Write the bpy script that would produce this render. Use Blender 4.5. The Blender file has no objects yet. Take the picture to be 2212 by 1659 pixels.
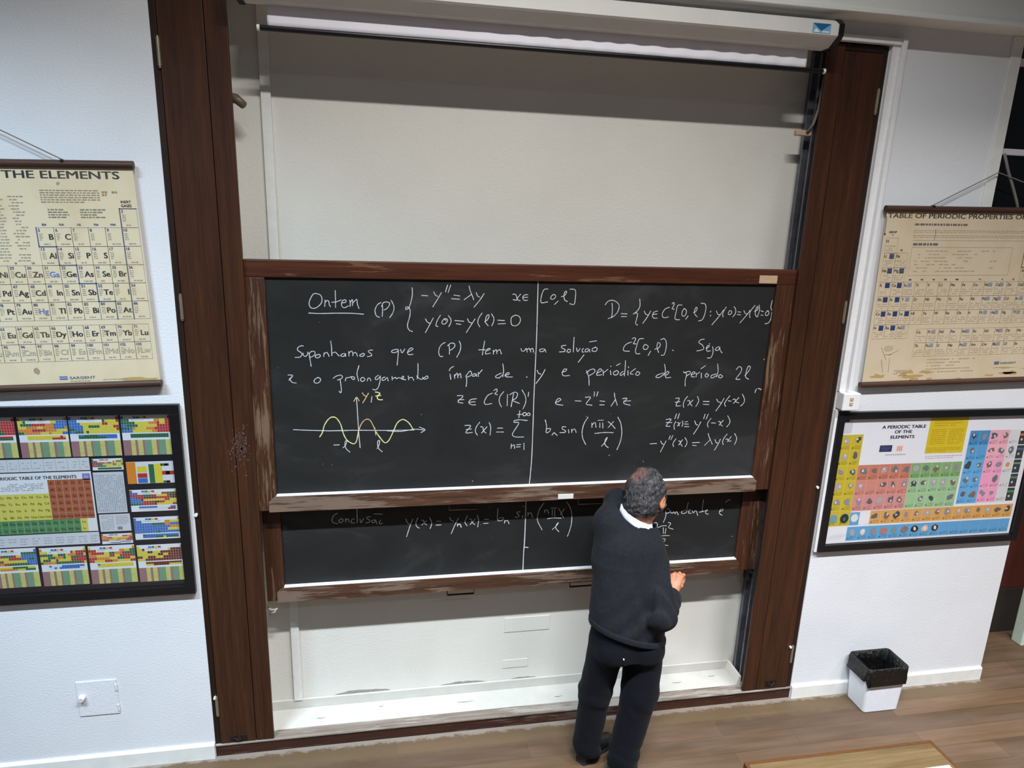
import bpy, bmesh, math, random
import numpy as np
from mathutils import Vector, Matrix

random.seed(7)
S = bpy.context.scene
COL = S.collection

# ---------------------------------------------------------------- camera
cam_d = bpy.data.cameras.new('camera')
cam = bpy.data.objects.new('camera', cam_d)
COL.objects.link(cam)
cam_d.sensor_fit = 'HORIZONTAL'
cam_d.sensor_width = 36.0
cam_d.lens = 36.0 * 1447.12 / 2212.0
cam_d.clip_start = 0.05
Rv = ((0.98433158, -0.1734296, 0.03183561), (-0.01215161, -0.24683956, -0.96898017), (0.17590813, 0.95341093, -0.24507942))
cam.matrix_world = Matrix(((Rv[0][0], -Rv[1][0], -Rv[2][0], 0.0),
                           (Rv[0][1], -Rv[1][1], -Rv[2][1], -3.25),
                           (Rv[0][2], -Rv[1][2], -Rv[2][2], 2.904), (0, 0, 0, 1)))
S.camera = cam

# ---------------------------------------------------------------- light
S.view_settings.view_transform = 'Standard'
S.view_settings.look = 'None'
S.view_settings.exposure = 0.0
S.view_settings.gamma = 1.0
S.view_settings.use_curve_mapping = False
w = bpy.data.worlds.new('room_ambience')
S.world = w
w.use_nodes = True
w.node_tree.nodes['Background'].inputs[0].default_value = (0.72, 0.84, 1.0, 1)
w.node_tree.nodes['Background'].inputs[1].default_value = 0.066


def lamp(name, loc, sx, sy, power, color, spread=180.0, tilt=0.0):
    l = bpy.data.lights.new(name, 'AREA')
    l.shape = 'RECTANGLE'
    l.size, l.size_y = sx, sy
    l.energy = power
    l.color = color
    l.spread = math.radians(spread)
    o = bpy.data.objects.new(name, l)
    o.location = loc
    o.rotation_euler = (math.radians(tilt), 0, 0)   # 0 = straight down, positive tips the beam to the wall
    COL.objects.link(o)


# rows of louvred fluorescent tubes under the high ceiling of the lecture room, plus two added narrow fill lamps
COOL, NEUT, WARM = (0.62, 0.82, 1.0), (0.97, 0.98, 1.0), (1.0, 0.96, 0.90)
lamp('ceiling_tube_and_fill', (-2.2, -2.6, 5.4), 1.5, 0.12, 225, COOL, 114)
lamp('ceiling_tube_and_fill', (0.6, -2.6, 5.4), 1.5, 0.12, 172, (1.0, 0.985, 0.945), 138)
lamp('ceiling_tube_and_fill', (0.9, -2.6, 5.4), 1.5, 0.12, 80, (0.84, 0.91, 1.0), 86)  # added narrow fill lamp, not a room tube; brightens the lower alcove wall
lamp('ceiling_tube_and_fill', (3.0, -2.6, 5.4), 1.5, 0.12, 92, NEUT, 108)
lamp('ceiling_tube_and_fill', (3.1, -2.6, 5.4), 1.5, 0.12, 55, (0.88, 0.90, 1.0), 86)  # second added fill lamp, lifts the low part of the right side
lamp('ceiling_tube_and_fill', (5.4, -2.6, 5.4), 1.5, 0.12, 100, WARM, 102)
lamp('ceiling_tube_and_fill', (0.4, -5.6, 5.6), 1.5, 0.12, 40, COOL, 150)


# ---------------------------------------------------------------- helpers
def lin(c):
    return tuple((v / 12.92 if v <= 0.04045 else ((v + 0.055) / 1.055) ** 2.4) for v in c)


def rgb(r, g, b):
    return lin((r / 255.0, g / 255.0, b / 255.0)) + (1.0,)


def tag(o, label=None, cat=None, group=None, kind=None):
    if label: o['label'] = label
    if cat: o['category'] = cat
    if group: o['group'] = group
    if kind: o['kind'] = kind
    return o


def thing(name, loc, label, cat, group=None):
    o = bpy.data.objects.new(name, None)
    o.empty_display_size = 0.1
    o.location = loc
    COL.objects.link(o)
    return tag(o, label, cat, group)


def wloc(o):
    v = Vector((0, 0, 0))
    while o:
        v += o.location
        o = o.parent
    return v


def link(name, me, m, parent=None, loc=None, smooth=False):
    """me holds world coordinates; the object's origin is put at loc (or on its parent's)."""
    if m is not None:
        me.materials.append(m)
    if smooth:
        me.polygons.foreach_set('use_smooth', [True] * len(me.polygons))
    o = bpy.data.objects.new(name, me)
    COL.objects.link(o)
    org = wloc(parent) if parent else Vector(loc or (0, 0, 0))
    if loc is not None:
        org = Vector(loc)
    me.transform(Matrix.Translation(-org))
    if parent:
        o.parent = parent
        o.location = org - wloc(parent)
    else:
        o.location = org
    return o


class MB:
    """collects boxes, prisms and tubes into one mesh"""
    def __init__(s):
        s.bm = bmesh.new()

    def box(s, x0, x1, y0, y1, z0, z1, bev=0.0, seg=2):
        t = bmesh.new()
        bmesh.ops.create_cube(t, size=1.0)
        for v in t.verts:
            v.co = Vector((x0 + (x1 - x0) * (v.co.x + .5), y0 + (y1 - y0) * (v.co.y + .5), z0 + (z1 - z0) * (v.co.z + .5)))
        if bev > 0:
            bmesh.ops.bevel(t, geom=list(t.edges), offset=bev, segments=seg, affect='EDGES', profile=0.6)
        s._add(t)
        return s

    def _add(s, t):
        me = bpy.data.meshes.new('tmp')
        t.to_mesh(me)
        t.free()
        s.bm.from_mesh(me)
        bpy.data.meshes.remove(me)

    def prism(s, pts, axis, a, b):
        """pts: polygon in the two other axes, extruded along axis ('x','y','z') from a to b"""
        def mk(p, t):
            return {'x': (t, p[0], p[1]), 'y': (p[0], t, p[1]), 'z': (p[0], p[1], t)}[axis]
        A = [s.bm.verts.new(mk(p, a)) for p in pts]
        Bv = [s.bm.verts.new(mk(p, b)) for p in pts]
        n = len(pts)
        s.bm.faces.new(A)
        s.bm.faces.new(list(reversed(Bv)))
        for i in range(n):
            s.bm.faces.new((A[i], Bv[i], Bv[(i + 1) % n], A[(i + 1) % n]))
        return s

    def tube(s, pts, r, n=8, r1=None):
        pts = [Vector(p) for p in pts]
        rings = []
        for i, p in enumerate(pts):
            d = (pts[min(i + 1, len(pts) - 1)] - pts[max(i - 1, 0)]).normalized()
            u = d.cross(Vector((0, 0, 1)))
            if u.length < 1e-3: u = d.cross(Vector((1, 0, 0)))
            u.normalize()
            v = d.cross(u)
            rr = r if r1 is None else r + (r1 - r) * i / (len(pts) - 1)
            rings.append([s.bm.verts.new(p + (u * math.cos(t) + v * math.sin(t)) * rr) for t in [2 * math.pi * k / n for k in range(n)]])
        for a, b in zip(rings, rings[1:]):
            for k in range(n):
                s.bm.faces.new((a[k], a[(k + 1) % n], b[(k + 1) % n], b[k]))
        s.bm.faces.new(list(reversed(rings[0])))
        s.bm.faces.new(rings[-1])
        return s

    def loft(s, rings, cap0=True, cap1=True):
        R = [[s.bm.verts.new(p) for p in r] for r in rings]
        n = len(R[0])
        for a, b in zip(R, R[1:]):
            for k in range(n):
                s.bm.faces.new((a[k], a[(k + 1) % n], b[(k + 1) % n], b[k]))
        if cap0: s.bm.faces.new(list(reversed(R[0])))
        if cap1: s.bm.faces.new(R[-1])
        return s

    def build(s, name, m, parent=None, loc=None, smooth=False):
        bmesh.ops.recalc_face_normals(s.bm, faces=list(s.bm.faces))
        me = bpy.data.meshes.new(name)
        s.bm.to_mesh(me)
        s.bm.free()
        return link(name, me, m, parent, loc, smooth)


# ---------------------------------------------------------------- materials
class NT:
    def __init__(s, name, rough=0.6, spec=0.3, metal=0.0):
        s.m = bpy.data.materials.new(name)
        s.m.use_nodes = True
        s.t = s.m.node_tree
        s.b = s.t.nodes['Principled BSDF']
        s.b.inputs['Roughness'].default_value = rough
        s.b.inputs['Specular IOR Level'].default_value = spec
        s.b.inputs['Metallic'].default_value = metal
        s.co = None

    def n(s, typ, **kw):
        x = s.t.nodes.new(typ)
        for k, v in kw.items(): setattr(x, k, v)
        return x

    def l(s, a, b):
        s.t.links.new(a, b)

    def coords(s, scale=(1, 1, 1), rot=(0, 0, 0)):
        g = s.n('ShaderNodeNewGeometry')
        mp = s.n('ShaderNodeMapping')
        mp.inputs['Scale'].default_value = scale
        mp.inputs['Rotation'].default_value = rot
        s.l(g.outputs['Position'], mp.inputs['Vector'])
        return mp.outputs[0]

    def noise(s, vec, scale, detail=4, rough=0.6, dist=0.0):
        x = s.n('ShaderNodeTexNoise')
        x.inputs['Scale'].default_value = scale
        x.inputs['Detail'].default_value = detail
        x.inputs['Roughness'].default_value = rough
        x.inputs['Distortion'].default_value = dist
        s.l(vec, x.inputs['Vector'])
        return x.outputs['Fac']

    def ramp(s, fac, stops):
        r = s.n('ShaderNodeValToRGB')
        e = r.color_ramp.elements
        while len(e) < len(stops): e.new(0.5)
        for i, (p, c) in enumerate(stops):
            e[i].position = p
            e[i].color = c if len(c) == 4 else tuple(c) + (1,)
        s.l(fac, r.inputs[0])
        return r.outputs[0]

    def mix(s, fac, a, b, typ='MIX'):
        x = s.n('ShaderNodeMix', data_type='RGBA', blend_type=typ)
        for sock, v in ((x.inputs[0], fac), (x.inputs[6], a), (x.inputs[7], b)):
            if isinstance(v, (int, float)): sock.default_value = v
            elif isinstance(v, tuple): sock.default_value = v
            else: s.l(v, sock)
        return x.outputs[2]

    def math(s, op, a, b=0.0, c=0.0, clamp=False):
        x = s.n('ShaderNodeMath', operation=op, use_clamp=clamp)
        for i, v in enumerate((a, b, c)):
            if isinstance(v, (int, float)): x.inputs[i].default_value = v
            else: s.l(v, x.inputs[i])
        return x.outputs[0]

    def base(s, c):
        if isinstance(c, tuple): s.b.inputs['Base Color'].default_value = c
        else: s.l(c, s.b.inputs['Base Color'])
        return s

    def bump(s, h, strength=0.3, dist=0.002):
        x = s.n('ShaderNodeBump')
        x.inputs['Strength'].default_value = strength
        x.inputs['Distance'].default_value = dist
        s.l(h, x.inputs['Height'])
        s.l(x.outputs[0], s.b.inputs['Normal'])
        return s


BW = lambda v: (v, v, v, 1)


def plain(name, c, rough=0.5, spec=0.3, metal=0.0, var=0.12, scale=40, bump=0.0):
    t = NT(name, rough, spec, metal)
    n = t.noise(t.coords(), scale, 3)
    d = tuple(v * (1 - var) for v in c[:3]) + (1,)
    e = tuple(min(1, v * (1 + var)) for v in c[:3]) + (1,)
    t.base(t.ramp(n, [(0.3, d), (0.7, e)]))
    if bump: t.bump(n, bump, 0.002)
    return t.m


def wall_paint(name, c, stain):
    t = NT(name, 0.75, 0.15)
    v = t.coords()
    big = t.noise(v, 1.3, 3)
    fine = t.noise(v, 110, 2)
    col = t.mix(t.ramp(big, [(0.42, BW(0)), (0.75, BW(0.55))]), c, stain)
    t.base(col)
    t.bump(fine, 0.55, 0.003)
    return t.m


def wood(name, dark, mid, light, axis='z', rough=0.42, worn=0.0, worncol=(0.2, 0.15, 0.11, 1), spec=0.3):
    t = NT(name, rough, spec)
    sc = {'z': (22, 22, 1.0), 'x': (1.0, 22, 22)}[axis]
    v = t.coords(sc)
    g = t.noise(v, 1.0, 6, 0.62, 0.6)
    f = t.noise(t.coords(tuple(k * 5 for k in sc)), 1.0, 3, 0.6)
    c = t.ramp(g, [(0.3, dark), (0.5, mid), (0.72, light)])
    c = t.mix(0.35, c, t.ramp(f, [(0.35, dark), (0.7, light)]))
    if worn:
        sw = {'z': (60, 60, 4.5), 'x': (4.5, 60, 60)}[axis]
        wn = t.noise(t.coords(sw), 1.0, 7, 0.72, 0.3)
        big = t.noise(t.coords({'z': (5, 5, 1.4), 'x': (1.4, 5, 5)}[axis]), 1.0, 2)
        k = t.math('ADD', t.math('MULTIPLY', wn, 1.0), t.math('MULTIPLY', big, 0.7))
        k = t.ramp(k, [(0.98 - 0.28 * worn, BW(0)), (1.08 - 0.28 * worn, BW(0.85))])
        c = t.mix(k, c, worncol)
        rr = t.math('MULTIPLY_ADD', k, 0.4, rough)
        t.l(rr, t.b.inputs['Roughness'])
    t.base(c)
    t.bump(f, 0.15, 0.001)
    return t.m


M = {}
M['wall'] = wall_paint('painted_plaster', rgb(222, 224, 228), rgb(208, 210, 214))
M['wall_in'] = wall_paint('cream_plaster', rgb(219, 217, 210), rgb(204, 202, 193))
M['white_paint'] = plain('white_gloss_paint', rgb(226, 226, 222), 0.4, 0.35, var=0.05, scale=14)
M['ceil'] = wall_paint('ceiling_paint', rgb(226, 226, 222), rgb(214, 214, 208))
M['wood'] = wood('dark_mahogany', rgb(42, 24, 15), rgb(60, 35, 22), rgb(80, 46, 28), 'z')
M['wood_edge'] = wood('dark_mahogany_edge', rgb(24, 14, 9), rgb(36, 22, 14), rgb(48, 30, 19), 'z', 0.5)
M['rail'] = wood('mahogany_rail', rgb(50, 25, 15), rgb(74, 38, 23), rgb(94, 52, 32), 'x', 0.45, 0.02, rgb(108, 74, 54))
M['rail_worn'] = wood('worn_mahogany_rail', rgb(52, 32, 22), rgb(76, 49, 35), rgb(98, 68, 50), 'x', 0.6, 0.62, rgb(122, 104, 90))
M['stile'] = wood('worn_mahogany_stile', rgb(44, 24, 15), rgb(66, 38, 24), rgb(86, 52, 34), 'z', 0.5, 0.36, rgb(118, 95, 74))
M['kick'] = wood('dusty_mahogany_step', rgb(40, 20, 13), rgb(58, 32, 21), rgb(78, 46, 32), 'x', 0.6, 0.25, rgb(104, 84, 72))
M['sill'] = wood('dusty_grey_sill', rgb(96, 84, 74), rgb(124, 112, 102), rgb(150, 140, 130), 'x', 0.75, 0.5, rgb(164, 158, 152))
M['rod'] = wood('brown_rod', rgb(52, 34, 27), rgb(70, 48, 38), rgb(86, 60, 48), 'x', 0.45)
M['desk'] = wood('desk_top_wood', rgb(76, 60, 38), rgb(92, 75, 50), rgb(108, 92, 66), 'x', 0.35)
M['desk_edge'] = plain('desk_edge_wood', rgb(80, 50, 26), 0.4, 0.3, var=0.15)
M['metal'] = plain('zinc_metal', rgb(120, 122, 126), 0.38, 0.5, 0.85, 0.2, 12)
M['track'] = plain('dusty_steel_track', rgb(112, 114, 122), 0.34, 0.5, 0.75, 0.35, 9)
M['brass'] = plain('dull_brass', rgb(150, 142, 122), 0.4, 0.5, 0.6, 0.1, 30)
M['black'] = plain('black_lacquer', rgb(22, 21, 23), 0.35, 0.35, var=0.15)
M['ledge'] = plain('scuffed_white_ledge_paint', rgb(198, 197, 190), 0.55, 0.3, var=0.06, scale=9)
M['handle'] = plain('worn_bronze_handle', rgb(104, 92, 76), 0.5, 0.4, 0.3, 0.2)
M['iron'] = plain('black_iron', rgb(40, 36, 34), 0.5, 0.4, 0.4, 0.2)
M['dark'] = plain('soot_black', rgb(20, 19, 19), 0.7, 0.1, var=0.2)
M['screen'] = plain('matte_screen_cloth', rgb(238, 236, 244), 0.85, 0.1, var=0.02, scale=6)
M['casing'] = plain('white_enamel_casing', rgb(216, 214, 210), 0.45, 0.35, var=0.04, scale=5)
M['plastic'] = plain('white_plastic', rgb(228, 228, 230), 0.4, 0.4, var=0.03)
M['cord'] = plain('grey_cord', rgb(120, 118, 114), 0.8, 0.1, var=0.15, scale=300)
M['cordw'] = plain('off_white_cord', rgb(196, 192, 182), 0.8, 0.1, var=0.1, scale=300)
M['tagwood'] = plain('pale_wood_tag', rgb(188, 160, 132), 0.6, 0.2, var=0.1, scale=60)
M['bin'] = plain('white_bin_plastic', rgb(226, 228, 236), 0.45, 0.35, var=0.03, scale=20)
M['door_red'] = plain('red_brown_paint', rgb(82, 38, 30), 0.5, 0.3, var=0.12, scale=4)
M['base_dark'] = plain('dark_skirting_paint', rgb(52, 48, 44), 0.6, 0.2, var=0.15, scale=8)
M['pale'] = plain('pale_green_paint', rgb(206, 224, 208), 0.5, 0.3, var=0.05)
M['night'] = plain('dark_window_glass', rgb(14, 14, 15), 0.06, 0.5, var=0.1)

t = NT('black_liner_plastic', 0.24, 0.5)
v = t.coords()
n1 = t.noise(v, 34, 5, 0.65, 1.2)
t.base(t.ramp(n1, [(0.3, rgb(8, 8, 9)), (0.7, rgb(18, 18, 18))]))
t.bump(n1, 0.9, 0.012)
M['liner'] = t.m

t = NT('slate', 0.62, 0.25)
v = t.coords()
big = t.noise(t.coords((1.0, 1.0, 1.6)), 2.2, 5, 0.6, 0.8)
fine = t.noise(v, 90, 3)
c = t.ramp(big, [(0.3, rgb(30, 31, 31)), (0.55, rgb(37, 38, 38)), (0.8, rgb(60, 60, 62))])
c = t.mix(t.math('MULTIPLY', fine, 0.25), c, rgb(22, 22, 23))
vor = t.n('ShaderNodeTexVoronoi', feature='F1')
vor.inputs['Scale'].default_value = 13
t.l(v, vor.inputs['Vector'])
wn = t.n('ShaderNodeTexWhiteNoise', noise_dimensions='3D')
t.l(vor.outputs['Position'], wn.inputs['Vector'])
rad = t.math('MULTIPLY', wn.outputs['Value'], 0.055)
sp = t.math('MULTIPLY', t.math('LESS_THAN', vor.outputs['Distance'], rad), t.math('GREATER_THAN', wn.outputs['Value'], 0.62))
c = t.mix(t.math('MULTIPLY', sp, 0.5), c, rgb(170, 172, 176))
t.base(c)
M['slate'] = t.m


def chalk_mat(name, c):
    t = NT(name, 0.95, 0.05)
    n = t.noise(t.coords(), 260, 3)
    t.base(t.ramp(n, [(0.28, tuple(k * 0.6 for k in c[:3]) + (1,)), (0.55, c)]))
    return t.m


M['chalk'] = chalk_mat('white_chalk', rgb(206, 208, 214))
M['dust'] = chalk_mat('loose_chalk_dust', rgb(232, 232, 236))
M['chalk_y'] = chalk_mat('yellow_chalk', rgb(226, 226, 158))
M['chalk_o'] = chalk_mat('orange_chalk', rgb(226, 186, 140))


def print_mat(name, rough, age=0.0):
    t = NT(name, rough, 0.3)
    a = t.n('ShaderNodeVertexColor', layer_name='print')
    c = a.outputs['Color']
    if age:
        n = t.noise(t.coords(), 5, 5, 0.6, 0.4)
        c = t.mix(t.ramp(n, [(0.45, BW(0)), (0.8, BW(age))]), c, rgb(176, 150, 92))
    t.base(c)
    t.bump(t.noise(t.coords((1, 1, 0.6)), 9, 2), 0.25, 0.01)
    return t.m


M['print'] = print_mat('printed_paper', 0.35)
M['print_old'] = print_mat('aged_printed_paper', 0.6, 0.35)

# clear acrylic front of the framed prints
t = NT('clear_acrylic')
out = [n for n in t.t.nodes if n.type == 'OUTPUT_MATERIAL'][0]
tr = t.n('ShaderNodeBsdfTransparent')
gl = t.n('ShaderNodeBsdfGlossy')
gl.inputs['Roughness'].default_value = 0.05
mx = t.n('ShaderNodeMixShader')
mx.inputs[0].default_value = 0.035
t.l(tr.outputs[0], mx.inputs[1])
t.l(gl.outputs[0], mx.inputs[2])
t.l(mx.outputs[0], out.inputs['Surface'])
M['acrylic'] = t.m

# floor: wood-look planks along the wall, a peeling dusty strip beside the step
t = NT('plank_floor', 0.5, 0.3)
g = t.n('ShaderNodeNewGeometry')
br = t.n('ShaderNodeTexBrick', offset=0.37, offset_frequency=2)
br.inputs['Scale'].default_value = 1.0
br.inputs['Brick Width'].default_value = 1.15
br.inputs['Row Height'].default_value = 0.125
br.inputs['Mortar Size'].default_value = 0.0022
br.inputs['Color1'].default_value = rgb(124, 104, 84)
br.inputs['Color2'].default_value = rgb(86, 72, 58)
br.inputs['Mortar'].default_value = rgb(70, 58, 46)
t.l(g.outputs['Position'], br.inputs['Vector'])
gr = t.noise(t.coords((1.6, 26, 1)), 1.0, 6, 0.65, 0.5)
c = t.mix(0.8, br.outputs['Color'], t.ramp(gr, [(0.25, rgb(86, 72, 56)), (0.5, rgb(128, 110, 90)), (0.75, rgb(172, 152, 134))]), 'OVERLAY')
c = t.mix(0.25, c, t.ramp(t.noise(t.coords((0.9, 5, 1)), 1.0, 3), [(0.35, rgb(98, 78, 52)), (0.65, rgb(144, 124, 110))]))
sep = t.n('ShaderNodeSeparateXYZ')
t.l(g.outputs['Position'], sep.inputs[0])
edge = t.noise(t.coords((14, 22, 1)), 1.0, 7, 0.78)
yy = t.math('ADD', sep.outputs['Y'], t.math('MULTIPLY', t.math('SUBTRACT', edge, 0.5), 0.12))
dust = t.math('MULTIPLY', t.ramp(yy, [(0.0, BW(0)), (1.0, BW(1))]), 0.0)
m1 = t.n('ShaderNodeMapRange')
m1.inputs['From Min'].default_value, m1.inputs['From Max'].default_value = -0.15, -0.12
t.l(yy, m1.inputs['Value'])
c = t.mix(t.math('MULTIPLY', t.math('MULTIPLY', m1.outputs[0], t.math('LESS_THAN', sep.outputs['X'], 3.83)), 0.62), c, rgb(100, 84, 62))
m2 = t.n('ShaderNodeMapRange')
m2.inputs['From Min'].default_value, m2.inputs['From Max'].default_value = -0.040, -0.022
t.l(yy, m2.inputs['Value'])
c = t.mix(t.math('MULTIPLY', t.math('MULTIPLY', m2.outputs[0], t.math('LESS_THAN', sep.outputs['X'], 3.83)), 0.5), c, rgb(160, 152, 146))
t.base(c)
t.bump(gr, 0.15, 0.002)
M['floor'] = t.m


# ---------------------------------------------------------------- prints and lettering
_txt = {}


def text_geo(s, bold):
    key = (s, bold)
    if key not in _txt:
        cu = bpy.data.curves.new('lettering', 'FONT')
        cu.body = s
        cu.size = 1.0
        cu.resolution_u = 3
        o = bpy.data.objects.new('lettering', cu)
        me = o.to_mesh()
        vs = [(v.co.x, v.co.y) for v in me.vertices]
        fs = [tuple(p.vertices) for p in me.polygons]
        o.to_mesh_clear()
        bpy.data.objects.remove(o)
        bpy.data.curves.remove(cu)
        _txt[key] = (vs, fs)
    return _txt[key]


class Print:
    """coloured shapes printed on a sheet that faces -y, y0 = the paper's face; tiny steps keep the inks apart"""
    def __init__(s, y0, step=0.0004):
        s.v, s.f, s.c = [], [], []
        s.y0, s.step = y0, step

    def poly(s, pts, col, layer):
        i = len(s.v)
        y = s.y0 - layer * s.step
        s.v += [(p[0], y, p[1]) for p in pts]
        s.f.append(tuple(range(i, i + len(pts))))
        s.c.append(col)

    def rect(s, x0, z0, x1, z1, col, layer=1):
        s.poly([(x0, z0), (x1, z0), (x1, z1), (x0, z1)], col, layer)

    def line(s, x0, z0, x1, z1, w, col, layer=2):
        d = Vector((x1 - x0, z1 - z0)).normalized() * (w / 2)
        n = Vector((-d.y, d.x))
        s.poly([(x0 - n.x - d.x, z0 - n.y - d.y), (x1 - n.x + d.x, z1 - n.y + d.y), (x1 + n.x + d.x, z1 + n.y + d.y), (x0 + n.x - d.x, z0 + n.y - d.y)], col, layer)

    def blob(s, cx, cz, rx, rz, col, layer=2, n=9, jit=0.0, rot=0.0):
        pts = []
        for k in range(n):
            a = 2 * math.pi * k / n
            q = 1 + random.uniform(-jit, jit)
            u, v = rx * q * math.cos(a), rz * q * math.sin(a)
            pts.append((cx + u * math.cos(rot) - v * math.sin(rot), cz + u * math.sin(rot) + v * math.cos(rot)))
        s.poly(pts, col, layer)

    def text(s, txt, x, z, size, col, layer=3, align='l', bold=False, wide=None):
        vs, fs = text_geo(txt, bold)
        if not vs: return
        x0 = min(v[0] for v in vs); x1 = max(v[0] for v in vs)
        k = size if wide is None else wide / (x1 - x0)
        off = {'l': -x0, 'c': -(x0 + x1) / 2, 'r': -x1}[align] * k
        for rep, dx in enumerate((-0.032 * size, 0.0, 0.032 * size) if bold else (0.0,)):
            i = len(s.v)
            y = s.y0 - (layer + 0.3 * rep) * s.step
            s.v += [(x + dx + off + v[0] * k, y, z + v[1] * size) for v in vs]
            for f in fs:
                s.f.append(tuple(i + q for q in f))
                s.c.append(col)

    def scribble(s, x0, z0, x1, z1, rows, col, layer=2, h=0.45, fill=0.9, word=0.02):
        """rows of small print too fine to read"""
        dz = (z1 - z0) / rows
        for r in range(rows):
            z = z1 - (r + 0.5) * dz
            x = x0
            end = x0 + (x1 - x0) * (1 if r < rows - 1 else random.uniform(.5, .9))
            while x < end:
                wl = word * random.uniform(0.4, 1.4)
                if random.random() < fill:
                    s.rect(x, z - dz * h / 2, min(x + wl, x1), z + dz * h / 2, col, layer)
                x += wl + word * 0.25

    def build(s, name, m, parent):
        me = bpy.data.meshes.new(name)
        me.from_pydata(s.v, [], s.f)
        at = me.color_attributes.new('print', 'FLOAT_COLOR', 'CORNER')
        cols = []
        for f, c in zip(s.f, s.c):
            cols += list(c) * len(f)
        at.data.foreach_set('color', cols)
        return link(name, me, m, parent)
# ================================================================ THE ROOM
def struct(name, mb, m):
    return tag(mb.build(name, m), kind='structure')


struct('floor', MB().box(-3.4, 7.0, -4.6, 0.0, -0.06, 0.0).box(3.83, 7.0, 0.0, 2.6, -0.06, 0.0), M['floor'])
struct('wall_left', MB().box(-3.4, -0.965, 0.0, 0.34, 0.0, 4.5), M['wall'])
WR = MB().box(2.447, 3.205, 0.0, 0.34, 0.0, 4.5).box(3.205, 7.0, 0.0, 0.12, 3.875, 4.5)
WR.box(3.205, 7.0, 0.0, 0.12, 2.06, 2.45).box(3.205, 3.838, 0.0, 0.12, 0.0, 2.06)
struct('wall_right', WR, M['wall'])
struct('wall_back', MB().box(-0.965, 2.447, 0.25, 0.34, 0.0, 4.5), M['wall_in'])
struct('wall_top', MB().box(-0.965, 2.447, 0.0, 0.25, 3.80, 4.5), M['wall'])
struct('ceiling', MB().box(-3.4, 7.0, -0.145, -0.0005, 3.868, 4.5), M['ceil'])
struct('trim_1', MB().box(-3.4, 7.0, -0.158, -0.1455, 3.862, 3.884, 0.004), M['ceil'])
struct('baseboard_left', MB().prism([(-0.0005, 0.0), (-0.016, 0.0), (-0.016, 0.082), (-0.008, 0.093), (-0.0005, 0.093)], 'x', -3.4, -0.966), M['white_paint'])
struct('baseboard_right', MB().prism([(-0.0005, 0.0), (-0.016, 0.0), (-0.016, 0.08), (-0.008, 0.09), (-0.0005, 0.09)], 'x', 2.45, 3.836), M['white_paint'])
struct('trim_2', MB().box(3.14, 3.204, -0.008, -0.0005, 2.46, 3.867, 0.002), M['white_paint'])

# dark night window above the right-hand wall chart
WN = MB().box(3.206, 7.0, 0.10, 0.115, 2.451, 3.874)
win = struct('window_1', WN, M['night'])
wf = MB()
for z0, z1 in ((3.752, 3.788), (3.305, 3.338), (2.86, 2.893)):
    wf.box(3.206, 7.0, 0.075, 0.0995, z0, z1, 0.004)
wf.build('window_bar', M['plastic'], win)

# the passage past the end of the wall: reddish door with a dark lower plate
d = struct('door_1', MB().box(3.845, 5.3, 0.44, 0.49, 0.36, 2.2, 0.004), M['door_red'])
MB().box(3.845, 5.3, 0.435, 0.49, 0.0, 0.359, 0.004).build('kick_plate', M['base_dark'], d)
struct('trim_3', MB().box(4.445, 4.52, 0.26, 0.34, 0.0, 2.2, 0.006), M['pale'])

# ================================================================ THE BOARD ALCOVE
# step with its dusty top
st = thing('alcove_step', (0.74, 0.12, 0.0), 'low dusty wooden step with a white ledge under the chalkboards', 'step')
MB().box(-0.963, 2.446, 0.0, 0.03, 0.0, 0.066, 0.003).build('kick_board', M['kick'], st)
MB().box(-0.658, 2.185, 0.031, 0.075, 0.0, 0.068, 0.002).box(-0.963, 2.446, -0.006, 0.03, 0.0665, 0.076, 0.003).build('top_plank', M['sill'], st)
MB().box(-0.735, 2.185, 0.076, 0.236, 0.0, 0.064, 0.002).build('white_ledge', M['ledge'], st)
MB().box(-0.73, 2.149, 0.2365, 0.2495, 0.0, 0.122, 0.003).build('skirting', M['ledge'], st)
MB().prism([(2.12, 0.0645), (2.149, 0.0645), (2.149, 0.122), (2.136, 0.122)], 'y', 0.08, 0.235).build('end_fillet', M['wall_in'], st)


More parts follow.
